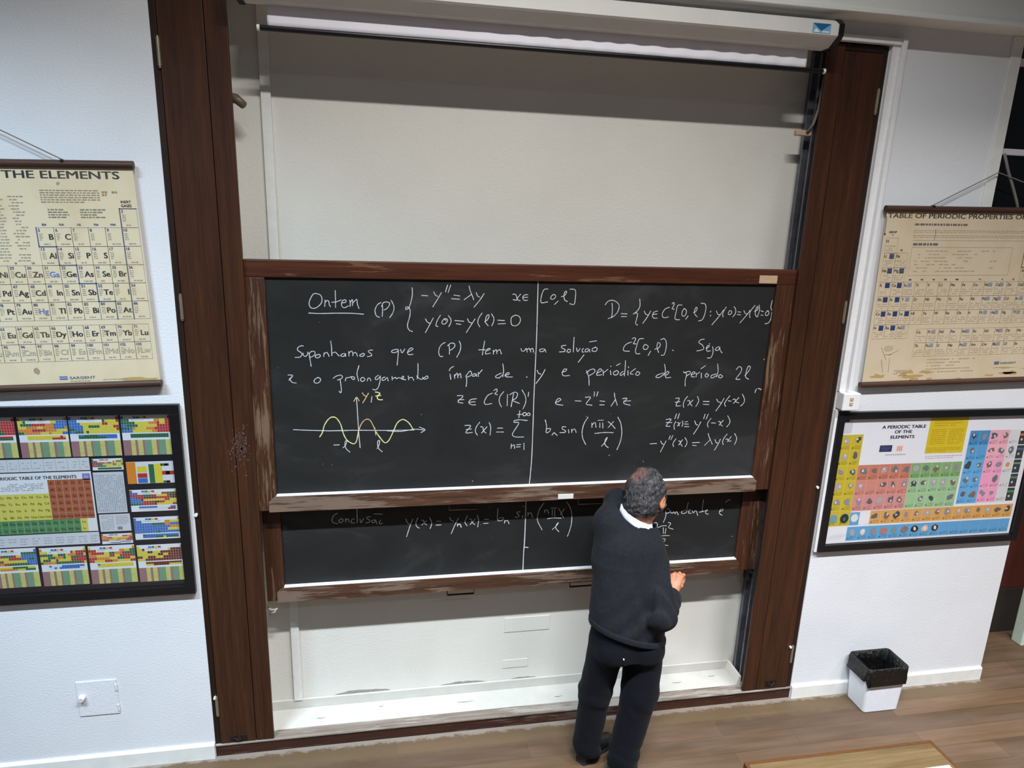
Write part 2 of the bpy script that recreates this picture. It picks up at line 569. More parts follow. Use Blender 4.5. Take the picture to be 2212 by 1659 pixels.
def pillar(x_in, x_out, label, marks):
    """boxed wooden casing with hinged cover doors; x_in faces the alcove"""
    sgn = 1 if x_out > x_in else -1
    p = thing('board_casing', ((x_in + x_out) / 2, 0.05, 0.076), label, 'wooden casing', 'casings beside the chalkboards')
    zt = 3.765
    xj = x_in + sgn * 0.092
    xe = x_out - sgn * 0.028
    a = lambda q, r: (min(q, r), max(q, r))
    X = a(x_in + sgn * 0.094, x_out)
    # carcass behind the doors
    MB().box(X[0], X[1], 0.0265, 0.10, 0.0765, zt).build('carcass', M['wood_edge'], p)
    X = a(x_in, xj - sgn * 0.002)
    MB().box(X[0], X[1], 0.0, 0.0185, 0.0775, zt, 0.003).build('inner_stile', M['wood'], p)
    X = a(xj + sgn * 0.001, xe - sgn * 0.002)
    dr = MB().box(X[0], X[1], 0.0, 0.0255, 0.0775, zt - 0.03, 0.003).build('cover_door', M['wood'], p)
    X = a(xe + sgn * 0.001, x_out)
    MB().box(X[0], X[1], 0.004, 0.0255, 0.0775, zt, 0.002).build('outer_stile', M['wood_edge'], p)
    X = a(xj + sgn * 0.001, xe - sgn * 0.002)
    MB().box(X[0], X[1], 0.0, 0.0255, zt - 0.028, zt, 0.002).build('top_rail', M['wood_edge'], p)
    for zc in (3.512, 2.448, 0.318):
        h = MB().tube([(xe, -0.004, zc - 0.055), (xe, -0.004, zc + 0.055)], 0.0075, 10)
        h.tube([(xe, -0.004, zc - 0.062), (xe, -0.004, zc - 0.055)], 0.005, 8).tube([(xe, -0.004, zc + 0.055), (xe, -0.004, zc + 0.062)], 0.005, 8)
        h.build('hinge', M['brass'], dr, smooth=False)
    return p, dr


pL, dL = pillar(-0.662, -0.966, 'dark mahogany casing with a chalk smear, beside the chart headed THE ELEMENTS', 0)
pR, dR = pillar(2.118, 2.446, 'dark mahogany casing between the chalkboards and the white cable trunking', 0)
# hasp, turn buttons and pins on the casings
la = MB().box(-0.885, -0.852, -0.005, 0.0, 0.095, 0.125, 0.002).box(-0.832, -0.80, -0.005, 0.0, 0.095, 0.125, 0.002)
la.tube([(-0.862, -0.008, 0.112), (-0.842, -0.012, 0.098), (-0.822, -0.008, 0.112)], 0.004)
la.build('hasp', M['iron'], dL)
la = MB().box(2.27, 2.292, -0.005, 0.0, 0.10, 0.14, 0.002).box(2.302, 2.34, -0.005, 0.0, 0.118, 0.142, 0.002)
la.tube([(2.28, -0.008, 0.125), (2.30, -0.012, 0.108), (2.325, -0.008, 0.125)], 0.004)
la.build('hasp', M['iron'], dR)
for par, x, z in ((pL, -0.956, 1.425), (pR, 2.418, 1.429), (pR, 2.402, 0.37), (pL, -0.945, 0.372)):
    MB().tube([(x, 0.004, z), (x, -0.010, z)], 0.0075, 10).build('door_pin', M['plastic'], par)
sL = [c_ for c_ in pL.children if c_.name.startswith('inner_stile')][0]
# chalk smear where hands rest on the left inner stile
sm = bmesh.new()
for k in range(150):
    cx, cz = random.gauss(-0.735, 0.022), random.gauss(1.77, 0.055)
    r = random.uniform(0.001, 0.0045)
    vs = [sm.verts.new((cx + r * random.uniform(.6, 1.3) * math.cos(a), -0.0008, cz + 1.6 * r * math.sin(a))) for a in [2 * math.pi * q / 7 for q in range(7)]]
    sm.faces.new(vs)
me = bpy.data.meshes.new('chalk_smear')
sm.to_mesh(me); sm.free()
link('chalk_smear', me, chalk_mat('faint_chalk', rgb(96, 78, 74)), sL)

# steel guide channels in the sides of the alcove
for x0, x1, lab in ((2.15, 2.189, 'grey steel guide channel for the boards, behind the casing by the white trunking'),):
    g = thing('guide_track', (x0, 0.13, 0.076), lab, 'guide track')
    b = MB().box(x0 + 0.026, x1, 0.03, 0.2355, 0.077, 3.78)
    for y0 in (0.03, 0.098, 0.166):
        b.box(x0, x0 + 0.027, y0, y0 + 0.012, 0.077, 3.78, 0.002)
    b.build('channel', M['track'], g)
    MB().box(x0 - 0.030, x0 - 0.002, 0.105, 0.165, 0.775, 0.865, 0.01).tube([(2.125, 0.10, 0.85), (2.125, 0.085, 0.85)], 0.012, 10).build('stop_block', M['iron'], g)
struct('wall_inner_right', MB().box(2.1905, 2.2105, 0.027, 0.2495, 0.0, 3.8), M['wood_edge'])
struct('wall_inner_left', MB().box(-0.756, -0.741, 0.027, 0.2495, 0.0, 3.8), M['wall_in'])

# ---------------------------------------------------------------- chalk strokes (x,z in millimetres on the slates)
CHALK = {
'Fw': ['''-351,2514 -364,2508 -376,2488 -383,2467 -378,2448 -363,2442 -344,2450 -327,2468 -323,2489 -331,2507 -350,2513;-309,2482 -312,2452;-310,2471 -299,2481 -292,2474 -291,2462 -286,2452;-261,2528 -261,2489 -262,2448;-278,2472 -256,2475 -235,2484;-231,2469 -215,2473 -212,2479 -218,2485 -230,2478 -234,2463 -229,2449 -216,2448 -203,2456;-196,2483 -193,2469 -195,2452;-194,2469 -184,2486 -182,2472 -183,2457;-182,2469 -171,2481 -162,2487 -160,2466 -153,2444;-386,2420 -336,2418 -263,2420 -190,2420 -132,2416;-49,2473 -64,2464 -75,2446 -78,2431 -72,2409 -58,2402;-42,2460 -42,2434 -44,2407;-46,2454 -39,2471 -24,2476 -9,2472 -10,2459 -21,2445 -35,2437;-1,2485 9,2465 13,2447 6,2422 -8,2401;100,2546 101,2514 95,2481 84,2450 70,2440 70,2452 83,2450 90,2435 88,2407 79,2376 77,2355 86,2338 100,2332''',
'''146,2509 175,2508;204,2527 212,2512 223,2506;241,2524 225,2496 200,2455;271,2561 261,2528;286,2562 274,2525;302,2513 331,2509;292,2495 330,2493;376,2558 383,2533 393,2510 400,2491;389,2518 371,2504 353,2491;412,2526 419,2510 430,2504;451,2522 433,2493 402,2454;595,2520 607,2520 615,2508 618,2495 633,2488;634,2521 622,2505 614,2491 598,2494;672,2519 654,2517 646,2505 653,2491 671,2491;648,2505 672,2506;773,2548 754,2546 743,2522 739,2494 743,2479 775,2484;804,2522 793,2514 789,2500 802,2498 813,2507 813,2517 804,2522;829,2489 811,2472;844,2511 860,2517 870,2533 865,2539 858,2527 858,2507 864,2493 876,2487;887,2549 910,2548 917,2536 917,2504 912,2473 889,2476;164,2395 173,2379 185,2373;202,2399 185,2367 164,2327;237,2413 222,2387 215,2363 225,2357;257,2397 246,2383 245,2373 257,2369 270,2381 271,2393 257,2395 265,2387;276,2411 288,2395 289,2379 279,2357;308,2387 352,2384;316,2371 338,2368;371,2396 379,2380 391,2376;409,2396 391,2368 366,2327;443,2425 427,2400 423,2376 433,2356;457,2382 471,2392 479,2412 472,2417 464,2404 461,2380 475,2362;490,2422 503,2400 501,2380 493,2361;523,2390 557,2388;525,2371 562,2373;611,2416 593,2405 590,2385 596,2366 615,2362 633,2375 638,2395 629,2411 611,2416''',
'''1077,2472 1091,2490 1117,2495 1145,2480 1152,2459 1144,2433 1123,2411 1097,2401;1113,2480 1117,2445 1116,2406;1166,2427 1197,2426;1168,2412 1196,2412;1260,2503 1264,2468 1252,2442 1231,2425 1244,2431 1255,2425 1251,2398 1248,2376 1259,2368;1289,2441 1299,2425 1311,2421;1325,2442 1310,2412 1287,2377;1362,2442 1344,2436 1336,2418 1345,2405 1363,2405;1338,2424 1361,2426;1426,2462 1403,2452 1390,2428 1395,2410 1409,2407 1425,2412;1439,2480 1446,2487 1451,2478 1445,2463 1442,2454 1453,2452;1495,2474 1472,2472 1466,2443 1462,2408 1468,2398 1489,2397;1509,2457 1499,2439 1501,2419 1515,2417 1523,2435 1519,2450 1507,2455;1534,2417 1523,2400;1563,2435 1576,2442 1581,2458 1574,2463 1568,2446 1571,2427 1586,2413;1600,2484 1621,2482 1630,2462 1627,2427 1616,2398 1596,2391;1659,2444 1658,2438;1661,2423 1660,2417;1691,2445 1701,2427 1713,2425;1731,2450 1711,2418 1674,2371;1744,2465 1732,2441 1729,2423 1733,2414;1765,2446 1760,2432 1768,2425 1779,2434 1775,2446 1765,2446;1789,2468 1800,2453 1801,2432 1788,2414;1814,2441 1830,2439;1812,2426 1831,2425;1848,2448 1858,2432 1871,2431;1883,2449 1867,2424 1833,2381;1909,2476 1890,2451 1883,2428 1888,2410;1910,2444 1926,2453 1926,2469 1920,2465 1915,2447 1917,2426 1926,2415;1932,2478 1938,2451 1931,2415;1946,2447 1961,2443;1949,2424 1962,2424;1988,2449 1976,2436 1979,2422 1993,2427 1993,2443 1983,2447;2005,2503 2002,2470 2009,2452 2022,2450 2011,2438 2012,2411 2001,2384 1980,2377''',
'''-418,2261 -431,2261 -444,2252 -445,2240 -431,2229 -426,2219 -437,2206 -458,2205;-421,2226 -420,2215 -410,2210 -401,2218 -398,2231;-393,2227 -389,2190 -386,2161;-393,2222 -381,2234 -366,2232 -367,2218 -380,2208 -390,2206;-350,2218 -362,2215 -364,2206 -354,2202 -342,2209 -343,2218 -352,2219;-323,2227 -325,2209;-322,2222 -311,2229 -305,2222 -300,2209;-290,2285 -287,2253 -287,2213;-285,2225 -271,2230 -263,2223 -253,2211;-225,2223 -238,2221 -245,2214 -238,2209 -227,2212 -223,2223 -222,2209;-207,2233 -206,2211;-206,2225 -194,2235 -187,2225 -188,2212;-187,2223 -175,2228 -169,2221 -166,2210;-142,2221 -152,2217 -154,2210 -142,2209 -133,2215 -135,2223 -143,2223;-93,2240 -109,2238 -113,2231 -101,2222 -98,2212 -118,2207;28,2243 7,2240 -3,2231 11,2226 28,2233 32,2240 29,2206 25,2164;42,2243 49,2225 63,2245;75,2227 94,2238 103,2245 94,2250 82,2241 77,2227 82,2216 103,2218;-495,2118 -480,2118 -474,2113 -489,2099 -491,2091;-479,2107 -486,2096 -477,2081 -459,2078;-356,2105 -372,2094 -374,2080 -360,2076 -347,2085 -345,2098 -356,2105;-284,2100 -268,2111 -248,2115 -240,2106 -249,2095 -264,2091;-252,2097 -249,2068 -247,2039 -251,2026 -258,2034;-227,2086 -223,2100 -214,2102 -192,2107 -182,2101 -186,2092 -196,2098 -197,2105;-160,2162 -170,2125 -167,2103 -164,2086;-143,2103 -153,2096 -150,2083 -138,2085 -133,2095 -143,2103;-122,2084 -117,2099 -107,2095 -105,2086;-67,2113 -81,2102 -81,2091 -71,2093 -60,2105 -58,2109 -60,2080 -71,2047 -85,2038 -96,2042;-36,2103 -48,2098 -48,2087 -36,2089 -25,2101 -20,2084;-1,2107 0,2087;1,2094 16,2101 20,2094 34,2099 51,2093 56,2104 51,2106 46,2093 67,2088;79,2108 81,2088;81,2097 97,2100 106,2085;127,2171 127,2122 123,2093;120,2107 136,2092 151,2092 171,2107 176,2097 160,2090 150,2100''',
'''261,2277 244,2267 232,2247 230,2223 238,2206 250,2207;280,2267 283,2243 283,2218;274,2261 289,2273 307,2271 309,2257 296,2243 284,2237;331,2284 339,2263 336,2235 320,2202;459,2284 454,2251 449,2213;430,2239 462,2240;472,2234 488,2242 482,2247 468,2236 466,2218 489,2222;504,2238 505,2217;506,2228 519,2240 523,2220;523,2230 537,2240 546,2218;647,2246 650,2234 662,2232 672,2246;674,2246 679,2227;679,2240 689,2246 698,2227;697,2240 707,2246 712,2226;763,2244 745,2240 747,2229 764,2231 770,2242 777,2226;880,2262 859,2258 860,2248 877,2239 873,2229 848,2227;894,2241 888,2229 901,2224 907,2237 896,2241;922,2304 922,2262 922,2226;938,2247 945,2228 957,2245;976,2245 968,2237 971,2226 979,2226;1000,2245 987,2239 986,2228 998,2228 1006,2241 1011,2226;1040,2251 1023,2243 1026,2230 1043,2230 1049,2243 1038,2253;1006,2279 1042,2285;980,2211 952,2172;283,2133 289,2145 304,2155;287,2115 291,2088;309,2112 311,2092;309,2102 323,2120 327,2096;329,2108 339,2118 343,2095;369,2107 372,2078 369,2050;367,2103 385,2128 395,2124 392,2107 374,2099;414,2117 400,2111 402,2103 414,2105 420,2115 422,2103;430,2123 431,2101;431,2113 450,2136;555,2166 560,2131 557,2099;549,2118 524,2106 520,2096 537,2093 557,2110;567,2105 588,2112 586,2120 573,2114 572,2099 607,2097;680,2097 684,2095;735,2131 742,2116 755,2110;777,2135 761,2103 732,2061;868,2119 887,2126 891,2136 876,2134 869,2111 880,2100 908,2102''',
'''1233,2278 1206,2267 1192,2247 1197,2231 1225,2229;1236,2296 1247,2301 1255,2294 1249,2280 1245,2269 1259,2269;1298,2296 1275,2294 1266,2269 1259,2233 1265,2216 1284,2216;1308,2265 1300,2251 1305,2240 1321,2240 1327,2256 1312,2265;1343,2229 1331,2206;1366,2240 1386,2247 1394,2265 1381,2276 1376,2253 1388,2222;1394,2291 1412,2296 1425,2280 1428,2246 1420,2210 1404,2207;1464,2235 1469,2232;1639,2294 1618,2289 1610,2275 1633,2260 1640,2239 1603,2229;1656,2241 1672,2255 1664,2259 1656,2246 1663,2228 1682,2230;1670,2269 1673,2267;1691,2253 1697,2223 1688,2193 1667,2191;1725,2253 1709,2241 1713,2232 1729,2236 1732,2252 1737,2234 1749,2218;999,2127 1013,2091 1018,2048;998,2114 1020,2132 1040,2134 1043,2118 1017,2100;1059,2113 1081,2127 1072,2136 1059,2122 1056,2102 1083,2104;1088,2127 1092,2100;1091,2113 1115,2133;1129,2126 1133,2104;1129,2151 1130,2148;1164,2126 1148,2117 1149,2104 1166,2103 1174,2119 1162,2126;1160,2153 1180,2163;1208,2178 1209,2135 1208,2096;1199,2121 1184,2108 1189,2099 1209,2112;1226,2125 1228,2100;1226,2146 1228,2141;1267,2136 1243,2116 1242,2107 1256,2105;1278,2120 1270,2105 1282,2098 1293,2111 1278,2120;1427,2158 1435,2124 1430,2096;1424,2110 1392,2099 1386,2087 1408,2087 1434,2110;1444,2098 1457,2112 1447,2119 1439,2105 1443,2084 1469,2086;1538,2116 1558,2104 1554,2072 1556,2037;1541,2109 1571,2118 1579,2108 1559,2092;1585,2097 1606,2108 1596,2115 1585,2101 1589,2088 1606,2087;1613,2108 1615,2087;1614,2099 1632,2113;1642,2108 1645,2080;1637,2131 1662,2149;1674,2105 1665,2094 1674,2084 1685,2096 1671,2105;1731,2158 1738,2121 1734,2086;1730,2102 1702,2093 1706,2079 1734,2093;1753,2098 1744,2088 1755,2079 1768,2088 1755,2098;1843,2125 1858,2141 1874,2134 1872,2110 1853,2082 1849,2071 1872,2070;1899,2091 1920,2119 1925,2138 1912,2143 1904,2110 1905,2082 1924,2070;1972,2003 1978,2014;1986,2017 2006,2012''',
'''-483,1841 -418,1836 -322,1831 -225,1829;-325,1830 -192,1830 -27,1825 107,1824;-27,1823 40,1818 107,1828 155,1823;133,1839 162,1824 141,1809;-176,2002 -173,1941 -171,1872 -168,1801 -164,1737;-188,1982 -175,2002 -163,1983;-292,1755 -266,1755;-248,1739 -235,1753 -228,1774 -236,1773 -238,1750 -231,1731 -215,1715;-80,1730 -71,1745 -66,1769 -74,1772 -77,1752 -72,1730 -55,1712;-90,1843 -85,1802;-100,2004 -105,1975''',
'''325,2002 355,1999 328,1970 354,1962;330,1979 359,1981;423,1984 395,1980 384,1964 401,1952 419,1952;386,1966 417,1968;506,2013 481,2000 465,1970 471,1953 503,1957;513,2027 526,2034 529,2022 518,2009 531,2004;564,2020 545,1994 542,1966 554,1938;584,2005 584,1944;616,2009 605,1939;596,2003 621,2016 637,2007 629,1983 613,1972 648,1955;659,2028 679,1992 681,1959 668,1925;695,2015 693,1992;843,1956 868,1970 860,1979 847,1970 843,1949 881,1941;947,1964 978,1962;1001,1982 1030,1981 1008,1946 1040,1938;1050,2012 1049,1988;1069,2012 1063,1988;1083,1961 1109,1958;1083,1939 1108,1939;1159,2004 1166,1974 1181,1935;1169,1969 1147,1932;1208,1971 1233,1973 1215,1947 1253,1934;1214,1957 1253,1959;366,1842 396,1839 371,1803 405,1803;373,1820 400,1822;443,1858 425,1831 421,1807 432,1788;448,1833 460,1830 463,1811 477,1798;481,1832 454,1799;492,1855 501,1829 498,1787;536,1823 564,1823;532,1802 569,1801;639,1895 669,1895;652,1916 648,1878;671,1890 669,1902 683,1904 693,1889 707,1891 701,1903 690,1896 679,1887 671,1890;694,1862 651,1866 626,1862 624,1852 649,1849 623,1802 617,1783 636,1772 678,1771;613,1734 612,1709;612,1719 628,1729 631,1709;642,1728 663,1730;640,1716 661,1717;680,1737 682,1700;790,1863 799,1826 798,1792 817,1799 819,1814 800,1812;830,1777 841,1791 846,1786 859,1775;904,1821 885,1822 886,1810 903,1799 899,1790 872,1790;919,1806 922,1787;937,1808 938,1789;937,1798 953,1808 962,1789;1023,1872 1005,1841 995,1797 1000,1757 1019,1719;1046,1840 1048,1815;1047,1828 1063,1842 1071,1815;1079,1854 1109,1854;1090,1839 1092,1813;1106,1839 1109,1810;1136,1845 1157,1828 1178,1805;1166,1845 1139,1812;1066,1780 1116,1784 1169,1782;1109,1707 1127,1729 1138,1756 1126,1739 1128,1714 1147,1697;1189,1869 1209,1831 1218,1776 1212,1726 1197,1684''',
'''1509,1968 1528,1970 1526,1955 1514,1933;1508,1946 1534,1949;1517,1936 1516,1925 1541,1926;1576,1978 1562,1958 1556,1936 1560,1916;1579,1953 1590,1954 1595,1938 1608,1924;1610,1957 1583,1927;1634,1977 1643,1957 1641,1941 1630,1920;1671,1948 1705,1947;1672,1932 1705,1930;1748,1960 1758,1945 1774,1940;1791,1964 1776,1932 1751,1893;1824,1978 1803,1947 1798,1931 1805,1918;1818,1949 1835,1947;1844,1956 1857,1958 1864,1943 1882,1936;1879,1967 1865,1950 1851,1935;1897,1986 1913,1958 1912,1936 1896,1918;1465,1849 1494,1850 1471,1819 1469,1811 1491,1810;1467,1832 1499,1831;1522,1880 1515,1853;1539,1882 1532,1853;1522,1837 1514,1818 1518,1792;1531,1830 1541,1827 1545,1812;1550,1830 1534,1811;1561,1839 1564,1823 1561,1808;1574,1821 1597,1820;1576,1806 1601,1806;1576,1833 1591,1835;1632,1838 1642,1818 1653,1813;1669,1832 1655,1798 1633,1761;1689,1875 1684,1849;1708,1875 1699,1847;1727,1850 1713,1829 1710,1813 1716,1800;1732,1824 1757,1822;1773,1831 1783,1829 1789,1813 1801,1804;1801,1837 1780,1810;1825,1863 1841,1836 1840,1816 1827,1799;1384,1712 1422,1713;1445,1727 1453,1712 1462,1707;1476,1726 1466,1702 1449,1663;1498,1756 1492,1735;1513,1757 1504,1733;1533,1737 1520,1716 1518,1703 1524,1692;1549,1724 1559,1722 1563,1707 1574,1693;1572,1730 1553,1701;1585,1742 1599,1721 1599,1704 1591,1689;1632,1711 1674,1712;1634,1696 1656,1694;1720,1763 1729,1740 1751,1700;1736,1725 1706,1694;1765,1726 1773,1709 1784,1705;1797,1728 1787,1699 1769,1664;1834,1757 1817,1731 1812,1711 1818,1695;1829,1726 1841,1727 1847,1715 1863,1715;1861,1741 1841,1712;1878,1759 1893,1736 1894,1716 1886,1693;1972,1993 1974,2008;1995,2017 2006,2009'''],
'Fo': ['''-188,1982 -175,2002 -163,1983;-147,2024 -139,2012 -129,2006;-117,2022 -129,2000 -146,1972;-167,1836 -152,1868 -132,1886 -112,1881 -96,1849 -87,1824'''],
'Fy': ['''-359,1800 -345,1823 -334,1861 -313,1892 -294,1902 -275,1895 -256,1863 -245,1817 -229,1781 -207,1763 -192,1759 -180,1776 -171,1819 -166,1836;-87,1824 -64,1787 -41,1760 -21,1772 0,1814 20,1860 41,1879 57,1880 81,1862 101,1828;-83,2027 -67,2024 -62,2017 -77,2006;-82,2007 -57,2009;-65,2014 -75,1999 -67,1988 -49,1987'''],
'Rw': ['''-292,1351 -308,1343 -320,1322 -318,1300 -294,1292;-270,1320 -285,1311 -285,1299 -273,1298 -264,1310 -272,1320;-251,1319 -252,1299;-251,1310 -238,1316 -234,1296;-207,1316 -222,1308 -221,1293 -206,1291;-192,1371 -192,1330 -192,1292;-178,1311 -172,1291 -159,1314;-124,1323 -139,1322 -141,1313 -128,1303 -131,1291 -149,1288;-98,1303 -115,1301 -115,1288 -102,1289 -97,1301 -89,1279;-70,1300 -76,1291 -74,1278 -61,1283;-104,1338 -62,1335;64,1299 70,1280 82,1268;100,1297 85,1257 66,1195;127,1303 117,1277 119,1255 134,1242;147,1289 158,1286 161,1270 174,1260;173,1284 149,1261;190,1301 200,1277 200,1258 193,1237;227,1279 251,1276;225,1255 252,1255;298,1296 307,1279 321,1272;346,1291 328,1251 308,1200;341,1256 342,1241;341,1251 355,1252 361,1235''',
'''345,1255 343,1245;345,1250 354,1255 363,1237;395,1301 385,1277 383,1260 395,1242;407,1282 418,1279 420,1262 437,1247;438,1280 411,1248;449,1302 457,1277 456,1253 453,1232;490,1276 512,1274;485,1251 511,1251;563,1337 562,1303 562,1268 576,1262 596,1270 594,1281 573,1278 563,1268;603,1264 602,1247;602,1256 618,1262 628,1242;688,1311 672,1310 672,1301 683,1290 678,1280 660,1280;704,1287 701,1273;703,1344 704,1342;733,1305 733,1284;733,1295 750,1301 760,1272;821,1357 799,1323 788,1281 791,1246 818,1194;828,1315 827,1299;827,1306 841,1316 851,1292;864,1325 895,1324;871,1316 872,1279;885,1316 887,1273;908,1320 921,1296 937,1263;939,1316 919,1282;846,1261 879,1264 925,1260;877,1193 900,1215 911,1234 900,1222 897,1201 915,1178;950,1358 972,1326 985,1279 986,1225 978,1182 967,1146''',
'''1550,1289 1560,1287 1571,1273 1567,1262 1549,1257;1545,1277 1549,1253 1547,1230 1538,1203;1578,1273 1577,1262 1588,1258 1595,1267;1595,1267 1606,1253 1610,1266 1616,1263 1625,1244;1680,1319 1675,1292 1677,1271;1669,1274 1644,1264 1650,1252 1671,1255 1678,1271;1686,1262 1698,1270 1695,1276 1686,1268 1691,1252 1705,1251;1708,1269 1718,1253 1727,1266 1735,1263 1747,1235;1773,1333 1771,1285 1775,1258;1756,1255 1783,1259;1789,1260 1806,1264 1801,1270 1793,1262 1797,1246 1813,1240;1914,1310 1925,1321 1941,1324;1885,1253 1901,1260 1902,1270 1892,1271 1882,1253 1885,1239 1902,1228;1568,1198 1578,1198 1583,1188 1574,1175 1576,1165 1603,1155;1483,1202 1497,1201 1503,1187 1500,1177 1509,1171 1531,1180 1559,1180;1474,1173 1488,1146;1540,1169 1544,1132;1558,1164 1555,1130;1488,1116 1529,1117 1583,1116;1544,1098 1557,1096 1558,1086 1548,1070 1555,1058 1580,1052;1529,1090 1520,1072'''],
}



def words(txt, gap=34):
    """strokes sorted into written words and formulas by nearness"""
    st_ = []
    for q in txt.split(';'):
        P = [tuple(map(int, p.split(','))) for p in q.split()]
        xs, zs = [p[0] for p in P], [p[1] for p in P]
        st_.append([q, min(xs), max(xs), min(zs), max(zs)])
    grp = list(range(len(st_)))
    for i in range(len(st_)):
        for j in range(i):
            a, b = st_[i], st_[j]
            if a[1] - gap < b[2] and b[1] - gap < a[2] and a[3] - gap * .7 < b[4] and b[3] - gap * .7 < a[4]:
                gi, gj = grp[i], grp[j]
                grp = [gj if g == gi else g for g in grp]
    out_ = {}
    for g, q in zip(grp, st_): out_.setdefault(g, []).append(q[0])
    return [';'.join(v) for v in out_.values()]


def strokes(name, txt, y, m, parent, w=0.0042):
    bm = bmesh.new()
    for st_ in txt.split(';'):
        P = [Vector([float(q) / 1000 for q in p.split(',')]) for p in st_.split()]
        if len(P) > 2:                                  # Catmull-Rom
            Q = []
            E = [P[0] * 2 - P[1]] + P + [P[-1] * 2 - P[-2]]
            for i in range(1, len(E) - 2):
                for k in range(4):
                    u = k / 4
                    a, b, c, d_ = E[i - 1], E[i], E[i + 1], E[i + 2]
                    Q.append(0.5 * ((2 * b) + (c - a) * u + (2 * a - 5 * b + 4 * c - d_) * u * u + (3 * b - a - 3 * c + d_) * u ** 3))
            P = Q + [P[-1]]
        prev = None
        for i, p in enumerate(P):
            t_ = (P[min(i + 1, len(P) - 1)] - P[max(i - 1, 0)])
            t_ = t_.normalized() if t_.length > 1e-6 else Vector((1, 0))
            n_ = Vector((-t_.y, t_.x)) * (w * random.uniform(0.85, 1.15) / 2)
            e = t_ * (-w * .4 if i == 0 else (w * .4 if i == len(P) - 1 else 0))
            q = p + e
            row = [bm.verts.new((q.x + n_.x, y - 0.0003, q.y + n_.y)), bm.verts.new((q.x, y - 0.0009, q.y)), bm.verts.new((q.x - n_.x, y - 0.0003, q.y - n_.y))]
            if prev:
                for k in (0, 1):
                    bm.faces.new((prev[k], prev[k + 1], row[k + 1], row[k]))
            prev = row
    bmesh.ops.recalc_face_normals(bm, faces=list(bm.faces))
    me = bpy.data.meshes.new(name)
    bm.to_mesh(me)
    bm.free()
    return link(name, me, m, parent)


def chalkboard(label, yf, z0, z1, rails):
    """framed slate panel; yf = front of the frame"""
    b = thing('sliding_chalkboard', (0.73, yf + 0.025, z0), label, 'chalkboard', 'sliding chalkboards')
    xl, xr, il, ir = -0.668, 2.146, -0.578, 2.012
    MB().box(il - 0.03, ir + 0.03, yf + 0.014, yf + 0.045, z0 + 0.03, z1 - 0.03).build('slate_panel', M['slate'], b)
    MB().box(xl, xr, yf, yf + 0.05, z1 - 0.08, z1, 0.004).build('top_rail', M['rail'], b)
    MB().box(xl, il, yf + 0.0005, yf + 0.05, z0, z1 - 0.0805, 0.004).build('stile', M['stile'], b)
    MB().box(ir, xr, yf + 0.0005, yf + 0.05, z0, z1 - 0.0805, 0.004).build('stile', M['stile'], b)
    r = MB()
    y0, y1, zt = yf - 0.016, yf + 0.0135, z0 + 0.083
    # bottom rail with mitred upper corners and a small chalk ledge
    r.prism([(il - 0.036, z0), (ir + 0.02, z0), (ir + 0.02, zt - 0.02), (ir, zt), (il - 0.003, zt), (il - 0.036, zt - 0.03)], 'y', y0, yf + 0.0003)
    r.box(il + 0.0005, ir - 0.0005, yf + 0.0004, y1, z0 + 0.02, zt)
    br_ = r.build('bottom_rail', M['rail_worn'], b)
    # chalk dust lying on the ledge
    q = MB().box(il + 0.001, ir - 0.001, y0 + 0.002, y1 + 0.0004, zt + 0.0002, zt + 0.0032)
    q.build('chalk_dust', M['dust'], br_)
    for x in (0.365, 1.075):
        h = MB()
        zb = z0 - 0.046
        h.tube([(x - 0.075, yf + 0.02, z0 - 0.0005), (x - 0.075, yf + 0.02, zb), (x + 0.075, yf + 0.02, zb), (x + 0.075, yf + 0.02, z0 - 0.0005)], 0.0055, 8)
        h.build('pull_handle', M['handle' if rails else 'iron'], br_, smooth=True)
    # chalked line down the middle
    return b


front = chalkboard('upper front chalkboard in a worn mahogany frame, covered with chalk writing', 0.020, 1.418, 2.667, 1)
rear = chalkboard('lower chalkboard behind the writing man, partly hidden by the upper board', 0.090, 0.866, 2.115, 0)
yF, yR = 0.034, 0.104
br_front = [c_ for c_ in front.children if c_.name.startswith('bottom_rail')][0]
for tx in words(';'.join(CHALK['Fw'])): strokes('chalk_writing', tx, yF, M['chalk'], front, 0.0038)
strokes('yellow_chalk_curve', CHALK['Fy'][0], yF - 0.0003, M['chalk_y'], front, 0.0048)
strokes('orange_chalk_marks', CHALK['Fo'][0], yF - 0.0006, M['chalk_o'], front, 0.0042)
for tx in words(';'.join(CHALK['Rw'])): strokes('chalk_writing', tx, yR, M['chalk'], rear, 0.0038)
strokes('chalk_divider', '721,2585 722,2520 725,2300 724,2000 726,1700 722,1560 718,1503', yF, M['chalk'], front, 0.0042)
strokes('chalk_divider', '719,2000 719,1400 720,1150 717,1060 717,953;719,1094 741,1090', yR, M['chalk'], rear, 0.0052)
MB().box(1.905, 2.008, 0.0135, 0.0198, 2.594, 2.636, 0.003).build('name_plate', M['tagwood'], front)
MB().box(0.872, 0.958, -0.0015, 0.0036, 1.423, 1.452, 0.003).build('name_plate', M['casing'], br_front)

# flat white conduit strip on the alcove wall
MB().box(-0.583, -0.538, 0.228, 0.2495, 0.1225, 3.79, 0.003).build('wall_strip', M['white_paint'])
tag(bpy.data.objects['wall_strip'], 'narrow white conduit strip running up the recessed wall behind the boards', 'conduit')
# blank covers on the recessed wall under the boards
for nm, x0, x1, z0, z1, lab in (('cover_plate', 0.648, 0.928, 0.455, 0.552, 'wide blank white cover plate on the recessed wall below the boards'),
                                ('cover_plate', 0.642, 0.80, 0.205, 0.262, 'small white cover plate low on the recessed wall above the ledge')):
    o = MB().box(x0, x1, 0.246, 0.2497, z0, z1, 0.002).build(nm, M['wall_in'], loc=(x0, 0.248, z0))
    tag(o, lab, 'cover plate')

